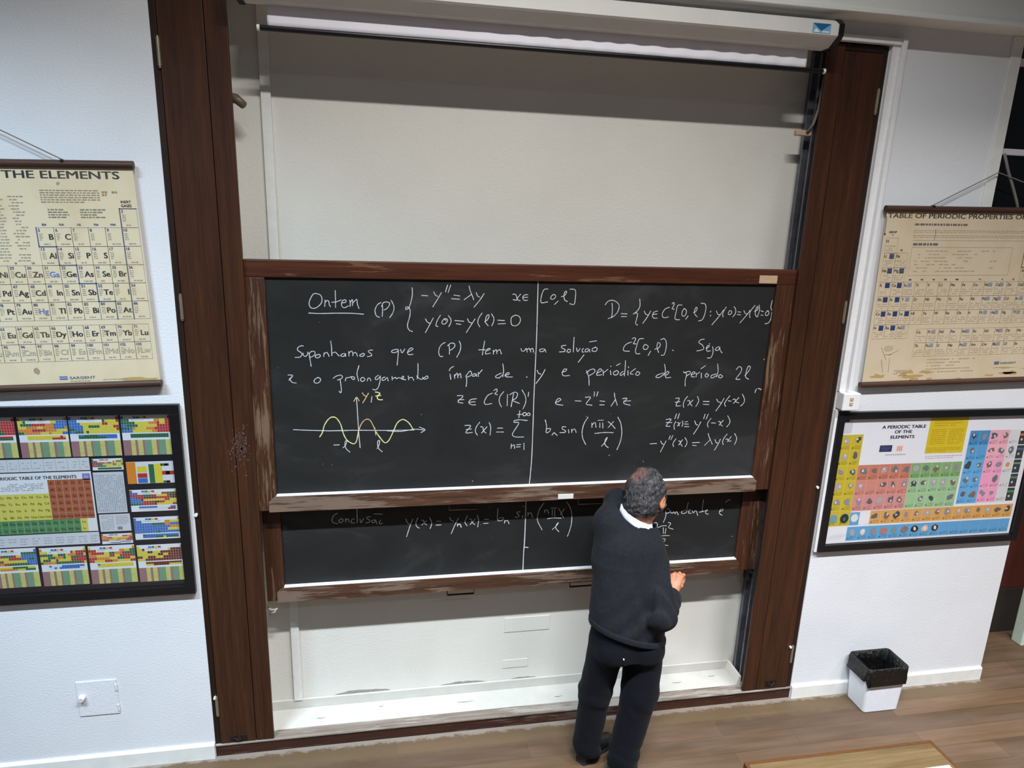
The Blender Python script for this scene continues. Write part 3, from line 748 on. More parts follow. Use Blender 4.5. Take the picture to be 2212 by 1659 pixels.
# scuffs and flaked paint on the ledge and along its skirting
sf = bmesh.new()
for x0, y0, ln in ((-0.45, .14, .05), (0.36, .16, .10), (0.95, .13, .05), (1.72, .15, .07), (1.98, .18, .05), (-.1, .19, .03)):
    vs = [sf.verts.new((x0 + ln * q, y0 + .004 * math.sin(9 * q) + w_, 0.0643)) for q, w_ in ((0, -.001), (.5, -.002), (1, 0), (1, .0015), (.5, .002), (0, .002))]
    sf.faces.new(vs)
me = bpy.data.meshes.new('scuff_marks'); sf.to_mesh(me); sf.free()
link('scuff_marks', me, M['base_dark'], st)
fl = bmesh.new()
for x0, x1, hh in ((-0.36, -0.03, .024), (0.26, 0.55, .016), (0.70, 0.86, .01)):
    up_, n0 = [], 12
    for k in range(n0 + 1):
        q = k / n0
        up_.append((x0 + (x1 - x0) * q, 0.1222 + hh * math.sin(math.pi * q) ** .7 * random.uniform(.6, 1.1)))
    fl.faces.new([fl.verts.new((x0, .2493, .1221))] + [fl.verts.new((a_, .2493, b_)) for a_, b_ in up_[1:-1]] + [fl.verts.new((x1, .2493, .1221))])
me = bpy.data.meshes.new('flaked_paint'); fl.to_mesh(me); fl.free()
link('flaked_paint', me, plain('bare_plaster', rgb(150, 148, 142), 0.9, 0.1, var=0.2, scale=60), st)

# ---------------------------------------------------------------- projection screen
sc = thing('projection_screen', (0.74, -0.05, 3.63), 'white pull-down projection screen casing hung above the chalkboards', 'projection screen')
prof = [(-0.045, 3.712), (-0.105, 3.712), (-0.155, 3.744), (-0.165, 3.752), (-0.165, 3.800), (-0.135, 3.822), (-0.045, 3.822)]
cs_ = MB().prism(prof, 'x', -0.575, 2.045).build('casing', M['casing'], sc)
big = [(-0.04, 3.706), (-0.108, 3.706), (-0.158, 3.736), (-0.171, 3.752), (-0.171, 3.802), (-0.138, 3.828), (-0.04, 3.828)]
MB().prism(big, 'x', 2.0455, 2.07).build('end_cap', M['black'], cs_)
MB().prism(big, 'x', -0.60, -0.5755).build('end_cap', M['black'], cs_)
for xa in (2.05, -0.6):
    MB().box(xa, xa + 0.02, -0.0395, -0.0005, 3.802, 3.826, 0.002).build('wall_bracket', M['black'], sc)
fb = bmesh.new()
N = 240
rows = []
for z in (3.735, 3.69, 3.65, 3.629):
    row = []
    for i in range(N + 1):
        x = -0.4935 + (1.975 + 0.4935) * i / N
        ripple = 0.0022 * math.sin(x * 55 + 1.5 * math.sin(x * 7)) * min(1, max(0, (x - 0.1)) * 1.5)
        row.append(fb.verts.new((x, -0.050 + ripple * (1 if z > 3.64 else .3), z)))
    rows.append(row)
for a, b_ in zip(rows, rows[1:]):
    for i in range(N):
        fb.faces.new((a[i], b_[i], b_[i + 1], a[i + 1]))
me = bpy.data.meshes.new('screen_cloth')
fb.to_mesh(me); fb.free()
o = link('screen_cloth', me, M['screen'], sc, smooth=True)
so = o.modifiers.new('cloth', 'SOLIDIFY'); so.thickness = 0.0012
bb_ = MB().tube([(-0.527, -0.050, 3.623), (2.069, -0.050, 3.623)], 0.0115, 12).build('bottom_bar', M['black'], sc)
for xa in (-0.535, 2.065):
    MB().tube([(xa, -0.050, 3.623), (xa + 0.012, -0.050, 3.623)], 0.0125, 12).build('bar_cap', M['plastic'], bb_)
P = Print(-0.1655)
P.rect(1.912, 3.756, 2.004, 3.797, rgb(120, 172, 206), 1)
P.poly([(1.912, 3.797), (1.958, 3.766), (2.004, 3.797)], rgb(40, 96, 140), 2)
P.poly([(1.918, 3.760), (1.952, 3.760), (1.930, 3.776)], rgb(226, 232, 236), 2)
P.rect(1.962, 3.760, 1.998, 3.766, rgb(226, 232, 236), 2)
P.build('maker_sticker', M['print'], cs_)

# ---------------------------------------------------------------- conduit and junction box on the right
tr_ = thing('cable_trunking', (2.48, -0.02, 2.0), 'white cable trunking running down a mahogany casing to a small socket box', 'cable trunking')
MB().box(2.449, 2.508, -0.020, -0.0005, 2.0055, 3.80, 0.002).box(2.488, 2.512, -0.042, -0.0205, 2.0055, 3.80, 0.003).build('upright', M['plastic'], tr_)
MB().box(2.10, 2.486, -0.034, -0.0005, 3.772, 3.80, 0.003).build('cross_run', M['plastic'], tr_)
MB().box(2.449, 2.466, -0.02, -0.0005, 1.02, 1.90, 0.002).build('lower_run', M['plastic'], tr_)
jb = thing('junction_box', (2.51, -0.03, 1.905), 'small white socket box at the foot of the white cable trunking', 'socket box')
hs_ = MB().box(2.452, 2.558, -0.062, -0.0005, 1.907, 2.005, 0.006).build('housing', M['plastic'], jb)
for za in (1.938, 1.965):
    MB().box(2.492, 2.512, -0.066, -0.0622, za, za + 0.017, 0.001).build('socket_insert', M['tagwood'], hs_)

# ---------------------------------------------------------------- rope cleats and cords of the board hoist
cl = thing('rope_cleat', (2.12, 0.06, 3.36), 'wooden rope cleat with a grey cord at the edge of the recessed wall', 'rope cleat')
MB().box(2.055, 2.140, 0.085, 0.115, 3.345, 3.372, 0.006).build('peg', M['tagwood'], cl)
MB().tube([(2.11, 0.082, 3.36), (2.125, 0.06, 3.40), (2.134, 0.045, 3.47), (2.138, 0.04, 3.60), (2.138, 0.04, 3.70)], 0.007, 8).build('cord', M['cord'], cl, smooth=True)
cl = thing('wall_hook', (-0.645, 0.1, 3.33), 'stubby brown hook high on the recessed wall, next to the white conduit strip', 'hook')
MB().tube([(-0.735, 0.15, 3.375), (-0.665, 0.10, 3.362), (-0.632, 0.085, 3.335)], 0.024, 12, 0.018).build('arm', M['handle'], cl, smooth=True)
MB().box(-0.738, -0.70, 0.1, 0.18, 3.33, 3.42, 0.004).build('plate', M['iron'], cl)
lo = MB().tube([(-0.70, 0.16, 0.80), (-0.655, 0.12, 0.795), (-0.625, 0.10, 0.812), (-0.635, 0.10, 0.795), (-0.665, 0.12, 0.77)], 0.006, 8).build('cord_loop', M['cordw'], loc=(-0.66, 0.12, 0.78), smooth=True)
tag(lo, 'end of a pale cord looped out from a mahogany casing below the boards', 'cord')
co = MB().tube([(3.213, -0.012, 3.30), (3.25, -0.015, 3.22), (3.30, -0.02, 3.13), (3.34, -0.02, 3.06), (3.39, -0.02, 2.95)], 0.0075, 8).build('blind_cord', M['cord'], loc=(3.21, 0, 3.3), smooth=True)
tag(co, 'thick grey cord hanging down across the dark window', 'cord')

# flush access panel on the left wall
ap = thing('access_panel', (-1.5, 0.0, 0.33), 'flush white access panel with a round knob, low on the wall under a framed print', 'access panel')
pn_ = MB().box(-1.60, -1.41, -0.005, -0.0006, 0.333, 0.536, 0.002).build('panel', M['wall'], ap)
MB().tube([(-1.575, -0.0055, 0.45), (-1.575, -0.03, 0.447)], 0.017, 14, 0.014).build('knob', M['plastic'], pn_)
for z in (0.37, 0.49):
    MB().tube([(-1.413, -0.006, z - .018), (-1.413, -0.006, z + .018)], 0.005, 8).build('hinge', M['wall'], pn_)

# ---------------------------------------------------------------- waste bin
bn = thing('waste_bin', (2.945, -0.115, 0.0), 'white square waste bin with black liner standing on the floor against the wall', 'waste bin')


def rrect(x0, x1, y0, y1, z, r, n=5):
    pts = []
    for cx, cy, a0 in ((x1 - r, y1 - r, 0), (x0 + r, y1 - r, 90), (x0 + r, y0 + r, 180), (x1 - r, y0 + r, 270)):
        for k in range(n):
            a = math.radians(a0 + 90 * k / (n - 1))
            pts.append(Vector((cx + r * math.cos(a), cy + r * math.sin(a), z)))
    return pts


def binring(t, off, z, r=0.02, n=5):
    x0, x1 = 2.826 - 0.016 * t, 3.066 + 0.014 * t
    y0, y1 = -0.196 - 0.008 * t, -0.034 + 0.012 * t
    return rrect(x0 - off, x1 + off, y0 - off, y1 + off, z, max(0.004, r + off), n)


MB().loft([binring(0, -0.006, 0.0), binring(0, 0, 0.006), binring(.5, 0, .15), binring(1, 0, 0.298), binring(1, -0.003, 0.300), binring(0.5, -0.004, .15), binring(0.05, -0.004, 0.012)], True, True).build('bucket', M['bin'], bn)


def wavy(ring, amp, seed, zamp=0.0):
    rnd = random.Random(seed)
    ph = [rnd.uniform(0, 6.28) for _ in range(6)]
    o_ = []
    n_ = len(ring)
    c_ = sum(ring, Vector()) / n_
    for i, p in enumerate(ring):
        a = 2 * math.pi * i / n_
        q = math.sin(3 * a + ph[0]) + .7 * math.sin(7 * a + ph[1]) + .6 * math.sin(13 * a + ph[2])
        d_ = (p - c_); d_.z = 0
        o_.append(p + d_.normalized() * amp * q + Vector((0, 0, zamp * (math.sin(2 * a + ph[3]) + .6 * math.sin(5 * a + ph[4])))))
    return o_


n_ = 14
L = [wavy(binring(1, 0.010, 0.206, .02, n_), .0035, 1, .013), wavy(binring(1, 0.008, 0.24, .02, n_), .0032, 2, .004), wavy(binring(1, 0.007, 0.285, .02, n_), .0024, 3), binring(1, 0.006, 0.309, .02, n_),
     binring(1, 0.001, 0.314, .02, n_), wavy(binring(1, -0.009, 0.308, .02, n_), .001, 4), wavy(binring(.8, -0.014, 0.25, .02, n_), .003, 5), wavy(binring(.4, -0.018, 0.14, .02, n_), .004, 6), wavy(binring(.1, -0.03, 0.03, .02, n_), .004, 7)]
lm_ = MB().loft(L, False, True).build('liner', M['liner'], bn, smooth=True)
s_ = lm_.modifiers.new('film', 'SOLIDIFY'); s_.thickness = 0.0012

# ---------------------------------------------------------------- corner of a desk in the foreground
dk = thing('lecture_desk', (1.9, -1.55, 0.0), 'corner of a wooden desk top cut off by the bottom edge', 'desk')
dt_ = MB().box(1.42, 2.27, -2.05, -1.185, 0.722, 0.7495, 0.002).build('desk_top', M['desk'], dk)
e = MB().box(1.405, 2.2845, -1.1845, -1.171, 0.71, 0.7505, 0.002).box(2.2705, 2.2845, -2.05, -1.185, 0.71, 0.7505, 0.002).box(1.405, 1.4195, -2.05, -1.185, 0.71, 0.7505, 0.002)
e.build('edge_band', M['desk_edge'], dt_)
for x, y in ((1.46, -1.23), (2.22, -1.23), (1.46, -2.0), (2.22, -2.0)):
    MB().box(x - .025, x + .025, y - .025, y + .025, 0.0, 0.7215, 0.004).build('leg', M['desk'], dk)
o = MB().box(2.03, 2.242, -1.60, -1.315, 0.7506, 0.762, 0.003).build('notepad', M['plastic'], loc=(2.12, -1.46, 0.7506))
tag(o, 'white notepad lying on the desk corner at the bottom edge', 'notepad')
# ================================================================ WALL CHARTS AND FRAMED PRINTS
INK, BLUE, GREY = rgb(46, 50, 58), rgb(96, 118, 160), rgb(150, 146, 132)
NAVY = rgb(44, 62, 112)
PAPER = rgb(212, 198, 168)


def chart_body(name, pivot, theta, x0, x1, h, label, cord_pts, group=None):
    c = thing(name, pivot, label, 'wall chart', group)
    px, py, pz = pivot
    th = 0.0012
    MB().box(px + x0, px + x1, py, py + th, pz - h, pz).build('paper_backing', plain('chart_paper', PAPER, 0.7, 0.2, var=0.03, scale=4), c)
    for z in (0.012, -h - 0.004):
        r = MB()
        r.tube([(px + x0 - 0.012, py - 0.002, pz + z), (px + x1 + 0.006, py - 0.002, pz + z)], 0.0165, 14)
        rd_ = r.build('hanging_rod', M['rod'], c, smooth=False)
        if z > 0: top_ = rd_
    k = MB().tube([(px + a, py - 0.002, pz + b) for a, b in cord_pts], 0.0028, 6)
    k.build('hanging_cord', M['cord'], c)
    for a, b in (cord_pts[0], cord_pts[-1]):
        MB().tube([(px + a, py - 0.021, pz + b - 0.004), (px + a, py + 0.004, pz + b - 0.004)], 0.006, 8).build('cord_eyelet', M['iron'], top_)
    c.rotation_euler = (0, -theta, 0)
    return c


# ---- left chart: the elements -------------------------------------------------------------------
pv = (-1.075, -0.028, 3.045)
ch = chart_body('wall_chart', pv, 0.028, -1.52, -0.001, 0.94, 'yellowed chart headed THE ELEMENTS hanging on brown rods beside a mahogany casing', [(-0.265, 0.028), (-0.76, 0.285), (-1.255, 0.028)], 'old roll-down wall charts')
P = Print(pv[1] - 0.0003)
px, pz = pv[0], pv[2]
R_ = lambda x0, z0, x1, z1, c, l=1: P.rect(px + x0, pz + z0, px + x1, pz + z1, c, l)
T_ = lambda s, x, z, sz, c, **k: P.text(s, px + x, pz + z, sz, c, **k)
L_ = lambda x0, z0, x1, z1, w_, c, l=2: P.line(px + x0, pz + z0, px + x1, pz + z1, w_, c, l)
R_(-1.52, -0.94, -0.001, 0, PAPER, 0)
T_('THE ELEMENTS', -0.058, -0.046, 0.044, INK, align='r', bold=True, wide=0.448)
T_('PERIODIC TABLE OF', -0.545, -0.048, 0.044, INK, align='r', bold=True, wide=0.62)
P.scribble(px - 0.375, pz - 0.147, px - 0.145, pz - 0.09, 6, rgb(128, 124, 112), 2, 0.42, 1, 0.016)
for k in range(4):
    for xa, xb in ((-.355, -.27), (-.23, -.13)):
        P.scribble(px + xa, pz - .168 - k * .0105 - .0105, px + xb, pz - .168 - k * .0105, 1, rgb(120, 118, 108), 2, 0.5, 1, 0.014)
P.scribble(px - 0.135, pz - 0.118, px - 0.075, pz - 0.095, 2, rgb(150, 126, 84), 2, 0.7, 0.8, 0.012)
for k in range(22):
    xa = -.545 + .05 * (1 if k % 5 else 0)
    P.scribble(px - 0.50 + .006 * (k % 3), pz - .125 - k * .0126, px - 0.44, pz - .116 - k * .0126, 1, rgb(146, 142, 126), 2, 0.5, .9, .014)
    P.scribble(px - 0.57, pz - .125 - k * .0126, px - 0.515, pz - .116 - k * .0126, 1, rgb(150, 146, 130), 2, 0.5, .9, .014)
cw, rh, gx, gz = 0.0672, 0.0793, -0.0075, -0.168
cells = {0: [(0, 2, '', 0)],
         1: [(0, 10, '', 0), (1, 9, '', 0), (2, 8, '', 0), (3, 7, '', 0), (4, 6, 'C', 0), (5, 5, 'B', 0)],
         2: [(0, 18, '', 0), (1, 17, '', 0), (2, 16, 'S', 0), (3, 15, 'P', 0), (4, 14, 'Si', 0), (5, 13, 'Al', 0)],
         3: list(zip(range(12), range(36, 24, -1), ['', 'Br', 'Se', 'As', 'Ge', 'Ga', 'Zn', 'Cu', 'Ni', 'Co', 'Fe', 'Mn'], [0] * 5 + [1] + [0] * 6)),
         4: list(zip(range(12), range(54, 42, -1), ['', 'I', 'Te', 'Sb', 'Sn', 'In', 'Cd', 'Ag', 'Pd', 'Rh', 'Ru', 'Tc'], [0] * 12)),
         5: list(zip(range(12), range(86, 74, -1), ['', 'At', 'Po', 'Bi', 'Pb', 'Tl', 'Hg', 'Au', 'Pt', 'Ir', 'Os', 'Re'], [0] * 6 + [1] + [0] * 5))}
THIN = rgb(132, 142, 164)


def element(xr, zt, num, sym, blue, faint=False):
    L_(xr - cw, zt, xr, zt, .0014, THIN)
    L_(xr - cw, zt - rh, xr, zt - rh, .0014, THIN)
    L_(xr - cw, zt, xr - cw, zt - rh, .0014, THIN)
    L_(xr, zt, xr, zt - rh, .0014, THIN)
    T_(str(num), xr - cw + .006, zt - .0165, .0175, rgb(72, 86, 126), bold=True)
    if sym: T_(sym, xr - .006, zt - .05, .034, rgb(168, 164, 146) if faint else (rgb(84, 120, 186) if blue else INK), align='r', bold=True)
    P.scribble(px + xr - cw + .007, pz + zt - .055, px + xr - cw + .022, pz + zt - .022, 4, GREY, 2, .45, 1, .01)
    P.scribble(px + xr - cw + .02, pz + zt - .074, px + xr - .012, pz + zt - .064, 1, GREY, 2, .5, 1, .012)


for r, lst in cells.items():
    for cidx, num, sym, bl in lst:
        element(gx - cidx * cw, gz - r * rh, num, sym, bl)
for r, (n0, syms) in enumerate(((71, 'Lu Yb Tm Er Ho Dy Tb Gd Eu Sm Pm'), (103, 'Lw No Md Fm Es Cf Bk Cm Am Pu Np'))):
    for k, sy in enumerate(syms.split()):
        element(-0.02 - k * cw, -0.668 - r * 0.08, n0 - k, sy, 0, r == 1)
bx = lambda c_: gx - (c_ + 1) * cw
bz = lambda r_: gz - r_ * rh
stair = [(bx(5), bz(1)), (bx(5), bz(2)), (bx(4), bz(2)), (bx(4), bz(3)), (bx(3), bz(3)), (bx(3), bz(4)), (bx(2), bz(4)), (bx(2), bz(5)), (bx(1), bz(5)), (bx(1), bz(6))]
for a, b in zip(stair, stair[1:]): L_(a[0], a[1], b[0], b[1], .0042, rgb(70, 88, 132), 3)
L_(bx(0), bz(0), bx(0), bz(6), .0042, rgb(66, 78, 108), 3)
L_(bx(0), bz(0), bx(0) + cw, bz(0), .003, rgb(66, 78, 108), 3)
for c_, s_t in enumerate(('', 'VIIA', 'VIA', 'VA', 'IVA', 'IIIA')):
    if s_t: T_(s_t, gx - (c_ + .5) * cw, bz(1) + .008, .013, NAVY, align='c', bold=True)
T_('INERT', -0.045, -0.145, .015, INK, align='c', bold=True)
T_('GASES', -0.045, -0.161, .015, INK, align='c', bold=True)
T_('IB', gx - 7.5 * cw, bz(3) + .006, .012, NAVY, align='c'); T_('IIB', gx - 6.5 * cw, bz(3) + .006, .012, NAVY, align='c')
R_(-0.418, -0.913, -0.385, -0.897, rgb(62, 104, 172), 2)
R_(-0.418, -0.906, -0.385, -0.904, PAPER, 3)
T_('SARGENT', -0.376, -0.911, .0165, rgb(84, 104, 140), wide=.105, bold=True)
P.scribble(px - .376, pz - .925, px - .26, pz - .917, 1, rgb(150, 150, 140), 2, .6, 1, .012)
P.scribble(px - .24, pz - .922, px - .07, pz - .914, 1, rgb(150, 150, 140), 2, .5, 1, .012)
P.blob(px - .505, pz - .868, .011, .016, rgb(160, 140, 112), 2, 10, .25)
P.blob(px - .095, pz - .925, .08, .012, rgb(176, 152, 96), 1, 14, .35)
P.blob(px - .30, pz - .066, .008, .006, rgb(168, 140, 104), 2, 9, .3)
P.build('printed_chart', M['print_old'], ch)

# ---- right chart: periodic properties ------------------------------------------------------------
pv = (2.556, -0.028, 2.985)
ch = chart_body('wall_chart', pv, 0.02, 0.001, 1.52, 0.935, 'stained chart headed TABLE OF PERIODIC PROPERTIES hanging in front of the dark window', [(0.262, 0.03), (0.63, 0.205), (0.998, 0.03)][0:2] + [(1.26, 0.03)], 'old roll-down wall charts')
P = Print(pv[1] - 0.0003)
px, pz = pv[0], pv[2]
PAPER2 = rgb(204, 188, 162)
R_(0.001, -0.935, 1.52, 0, PAPER2, 0)
T_('TABLE OF PERIODIC PROPERTIES OF', 0.010, -0.034, 0.034, rgb(60, 56, 54), bold=True, wide=0.845)
T_('THE ELEMENTS', 0.88, -0.034, 0.034, rgb(60, 56, 54), bold=True, wide=0.33)
P.scribble(px + .178, pz - .074, px + .66, pz - .060, 1, rgb(110, 100, 96), 2, .75, 1, .02)
FG = rgb(150, 140, 124)
for z in (-.095, -.104, -.121, -.13):
    P.scribble(px + .178, pz + z - .006, px + 1.3, pz + z, 1, rgb(160, 146, 126), 2, .4, 1, .02)
L_(.178, -.15, 1.3, -.15, .0012, FG)
L_(.31, -.092, .31, -.148, .002, INK)
P.scribble(px + .185, pz - .178, px + .39, pz - .162, 1, rgb(104, 94, 100), 2, .75, 1, .022)
for a in ((.182, -.186, .81, -.186), (.182, -.186, .182, -.335), (.182, -.335, .81, -.335), (.81, -.186, .81, -.335)): L_(*a, .0012, FG)
for k in range(7):
    P.scribble(px + .21, pz - .21 - k * .018, px + .79, pz - .2 - k * .018, 1, rgb(176, 160, 136), 2, .55, .55, .022)
cw2, rh2 = .0725, .0775
gx2, gz2 = .02, -.138


def cell2(x, z, sym, lit):
    for a in ((x, z, x + cw2, z), (x, z - rh2, x + cw2, z - rh2), (x, z, x, z - rh2), (x + cw2, z, x + cw2, z - rh2)): L_(*a, .001, FG)
    if lit == 2: R_(x + .034, z - .031, x + .062, z - .004, rgb(42, 60, 108), 3)
    elif lit == 1: R_(x + .026, z - .026, x + .05, z - .006, rgb(132, 142, 160), 3)
    if sym: T_(sym, x + .004, z - .024, .022, rgb(92, 84, 78), bold=True)
    P.scribble(px + x + .008, pz + z - .07, px + x + cw2 - .01, pz + z - .036, 3, rgb(176, 160, 136), 2, .4, .7, .01)


row_syms = [['H'], ['Li', 'Be'], ['Na', 'Mg'], 'K Ca Sc Ti V Cr Mn Fe Co Ni Cu Zn Ga Ge As Se Br Kr'.split(), 'Rb Sr Y Zr Nb Mo Tc Ru Rh Pd Ag Cd In Sn Sb Te I Xe'.split(), 'Cs Ba La Hf Ta W Re Os Ir Pt Au Hg Tl Pb Bi Po At Rn'.split(), ['Fr', 'Ra', 'Ac']]
lits = {(1, 0), (2, 0), (2, 1), (3, 0), (3, 1), (4, 0), (4, 1), (5, 0), (5, 1), (5, 2), (6, 0), (6, 1)}
for r, sy in enumerate(row_syms):
    for c_, s_t in enumerate(sy):
        cell2(gx2 + c_ * cw2, gz2 - r * rh2, s_t, 2 if (r, c_) in lits else (1 if (c_ in (2, 9, 10, 12) and r > 2) else 0))
for r, sy in ((0, ['He']), (1, 'B C N O F Ne'.split()), (2, 'Al Si P S Cl Ar'.split())):
    for k, s_t in enumerate(reversed(sy)):
        cell2(gx2 + (17 - k) * cw2, gz2 - r * rh2, s_t, 0)
a0 = gx2 + 12 * cw2
for p, q in (((a0, -.138 - rh2), (a0, -.138 - 2 * rh2)), ((a0, -.138 - 2 * rh2), (a0 + cw2, -.138 - 2 * rh2)), ((a0 + cw2, -.138 - 2 * rh2), (a0 + cw2, -.138 - 3 * rh2)), ((a0 + cw2, -.138 - 3 * rh2), (a0 + 2 * cw2, -.138 - 3 * rh2))):
    L_(*p, *q, .004, rgb(84, 78, 76), 3)
for r, sy in enumerate(('Ce Pr Nd Pm Sm Eu Gd Tb Dy Ho Er Tm Yb Lu', 'Th Pa U Np Pu Am Cm Bk Cf Es Fm Md No Lw')):
    for k, s_t in enumerate(sy.split()):
        cell2(.29 + k * cw2, -.63 - r * .0775, s_t, 1 if k % 3 == 1 else 0)
T_('GROUP', .03, -.112, .014, INK, bold=True); T_('IA', .05, -.126, .012, INK); T_('IIA', .115, -.205, .012, INK, bold=True)
for c_, s_t in enumerate('IIIB IVB VB VIB VIIB'.split()): T_(s_t, gx2 + (2.5 + c_) * cw2, -.362, .012, INK, align='c', bold=True)
T_('VIII', gx2 + 8.5 * cw2, -.362, .012, INK, align='c'); T_('IB', gx2 + 10.5 * cw2, -.362, .012, INK, align='c'); T_('IIB', gx2 + 11.5 * cw2, -.362, .012, INK, align='c')
L_(.004, -.03, .006, -.12, .003, INK); P.poly([(px, pz - .115), (px + .014, pz - .115), (px + .007, pz - .127)], INK, 3)
R_(.835, -.845, .868, -.828, rgb(62, 90, 142), 3)
T_('SARGENT', .876, -.843, .0165, rgb(104, 112, 130), wide=.105, bold=True)
for k in range(5): P.scribble(px + .39, pz - .81 - k * .018, px + .74, pz - .80 - k * .018, 1, rgb(168, 152, 120), 2, .5, .8, .016)
for a in ((.09, -.73, .13, -.80), (.14, -.775, .20, -.745), (.1, -.8, .12, -.87), (.15, -.79, .155, -.87), (.12, -.77, .16, -.77)): L_(*a, .002, rgb(130, 118, 96))
P.blob(px + .135, pz - .735, .03, .018, rgb(180, 170, 140), 2, 10, .2)
P.scribble(px + .19, pz - .885, px + .27, pz - .86, 3, FG, 2, .5, .9, .014)
for k in range(16):
    P.blob(px + random.uniform(.02, 1.3), pz - random.uniform(.865, .93), random.uniform(.02, .07), random.uniform(.004, .012), rgb(176, 150, 92), 1, 10, .5)
P.build('printed_chart', M['print_old'], ch)


def framed(name, x0, x1, z0, z1, bw, label, group):
    f = thing(name, ((x0 + x1) / 2, -0.015, z0), label, 'framed print', group)
    yb = -0.030
    a = [(x0, z0), (x1, z0), (x1, z1), (x0, z1)]
    prof_ = MB()
    prof_.box(x0, x1, yb, -0.002, z1 - bw, z1, 0.003).box(x0, x1, yb, -0.002, z0, z0 + bw, 0.003)
    prof_.box(x0, x0 + bw, yb, -0.002, z0 + bw - .001, z1 - bw + .001, 0.003).box(x1 - bw, x1, yb, -0.002, z0 + bw - .001, z1 - bw + .001, 0.003)
    prof_.build('frame', M['black'], f)
    MB().box(x0 + bw - .004, x1 - bw + .004, -0.010, -0.003, z0 + bw - .004, z1 - bw + .004).build('backing_board', M['dark'], f)
    MB().box(x0 + bw - .003, x1 - bw + .003, -0.0185, -0.0165, z0 + bw - .003, z1 - bw + .003).build('acrylic_front', M['acrylic'], f)
    return f


# ---- right framed print: table with pictures of the elements ------------------------------------
f = framed('framed_print', 2.468, 3.848, 1.022, 1.886, 0.042, 'black-framed picture table of the elements with one yellow text panel', 'black-framed periodic tables')
P = Print(-0.0105)
WHT = rgb(222, 222, 228)
P.rect(2.513, 1.066, 3.80, 1.842, WHT, 0)
GB = [rgb(96, 92, 100), rgb(140, 136, 144), rgb(72, 70, 78), rgb(168, 160, 164), rgb(120, 104, 92), rgb(108, 112, 120)]


def grid(x0, x1, z0, z1, nc, nr, cols, picts=True, lines=rgb(214, 206, 190), skip=(), pl=.9):
    dx, dz = (x1 - x0) / nc, (z1 - z0) / nr
    for r in range(nr):
        for c_ in range(nc):
            xa, zb = x0 + c_ * dx, z1 - r * dz
            col = cols[min(r, len(cols) - 1)]
            P.rect(xa, zb - dz, xa + dx, zb, col, 1)
            P.line(xa, zb - dz, xa, zb, .0016, lines, 2)
            P.line(xa, zb - dz, xa + dx, zb - dz, .0016, lines, 2)
            if picts and random.random() < pl and (r, c_) not in skip:
                P.blob(xa + dx * random.uniform(.42, .6), zb - dz * random.uniform(.32, .42), dx * random.uniform(.2, .36), dz * random.uniform(.14, .24), random.choice(GB), 3, 9, .35, random.uniform(0, 3))
                if random.random() < .6: P.blob(xa + dx * random.uniform(.4, .65), zb - dz * random.uniform(.25, .45), dx * .1, dz * .09, rgb(206, 202, 206), 4, 7, .3)
            P.blob(xa + dx * .2, zb - dz * .84, dx * .09, dz * .07, tuple(v * .45 for v in col[:3]) + (1,), 3, 6)
            P.scribble(xa + dx * .36, zb - dz * .93, xa + dx * .9, zb - dz * .68, 3, tuple(v * .68 for v in col[:3]) + (1,), 3, .4, .9, .008)


grid(2.513, 2.656, 1.179, 1.747, 2, 6, [rgb(190, 172, 52)], lines=rgb(226, 206, 96))
P.blob(2.548, 1.226, .026, .026, rgb(112, 150, 158), 5, 16); P.blob(2.62, 1.226, .028, .03, rgb(28, 48, 50), 5, 16); P.blob(2.62, 1.222, .009, .012, rgb(56, 106, 108), 6, 10)
grid(2.656, 3.008, 1.271, 1.559, 5, 3, [rgb(190, 120, 100), rgb(200, 132, 122), rgb(202, 138, 136)], lines=rgb(232, 176, 156))
grid(3.008, 3.352, 1.271, 1.559, 5, 3, [rgb(126, 164, 110), rgb(150, 186, 144), rgb(152, 188, 144)], lines=rgb(196, 222, 188))
grid(3.366, 3.505, 1.285, 1.751, 2, 5, [rgb(72, 136, 186), rgb(90, 156, 204), rgb(100, 166, 214)], lines=rgb(132, 186, 222))
grid(3.505, 3.642, 1.287, 1.751, 2, 5, [rgb(224, 162, 178), rgb(232, 168, 186), rgb(232, 158, 190)], lines=rgb(240, 196, 208), pl=.8)
grid(3.642, 3.712, 1.287, 1.75, 1, 5, [rgb(206, 206, 208)], lines=rgb(220, 220, 222), pl=.3)
P.blob(3.675, 1.53, .014, .014, rgb(216, 140, 62), 5, 12)
for k in range(5):
    P.rect(3.716, 1.742 - k * .092 - .086, 3.768, 1.742 - k * .092, rgb(58, 64, 62), 1)
    P.rect(3.716, 1.742 - k * .092 - .03, 3.768, 1.742 - k * .092 - .018, (rgb(204, 112, 62), rgb(92, 96, 132), rgb(112, 140, 126), rgb(100, 124, 116), rgb(66, 148, 92))[k], 2)
    P.blob(3.735, 1.742 - k * .092 - .055, .008, .008, rgb(196, 186, 186), 2, 8)
P.rect(2.72, 1.18, 2.786, 1.262, WHT, 1)
P.rect(2.657, 1.178, 2.72, 1.262, rgb(92, 156, 200), 1); P.blob(2.688, 1.225, .024, .026, rgb(216, 212, 208), 3, 14)
grid(2.79, 3.782, 1.18, 1.266, 14, 1, [rgb(206, 156, 90)], lines=rgb(236, 196, 128))
grid(2.652, 3.782, 1.08, 1.168, 16, 1, [rgb(92, 156, 202)], lines=rgb(126, 182, 216), pl=0)
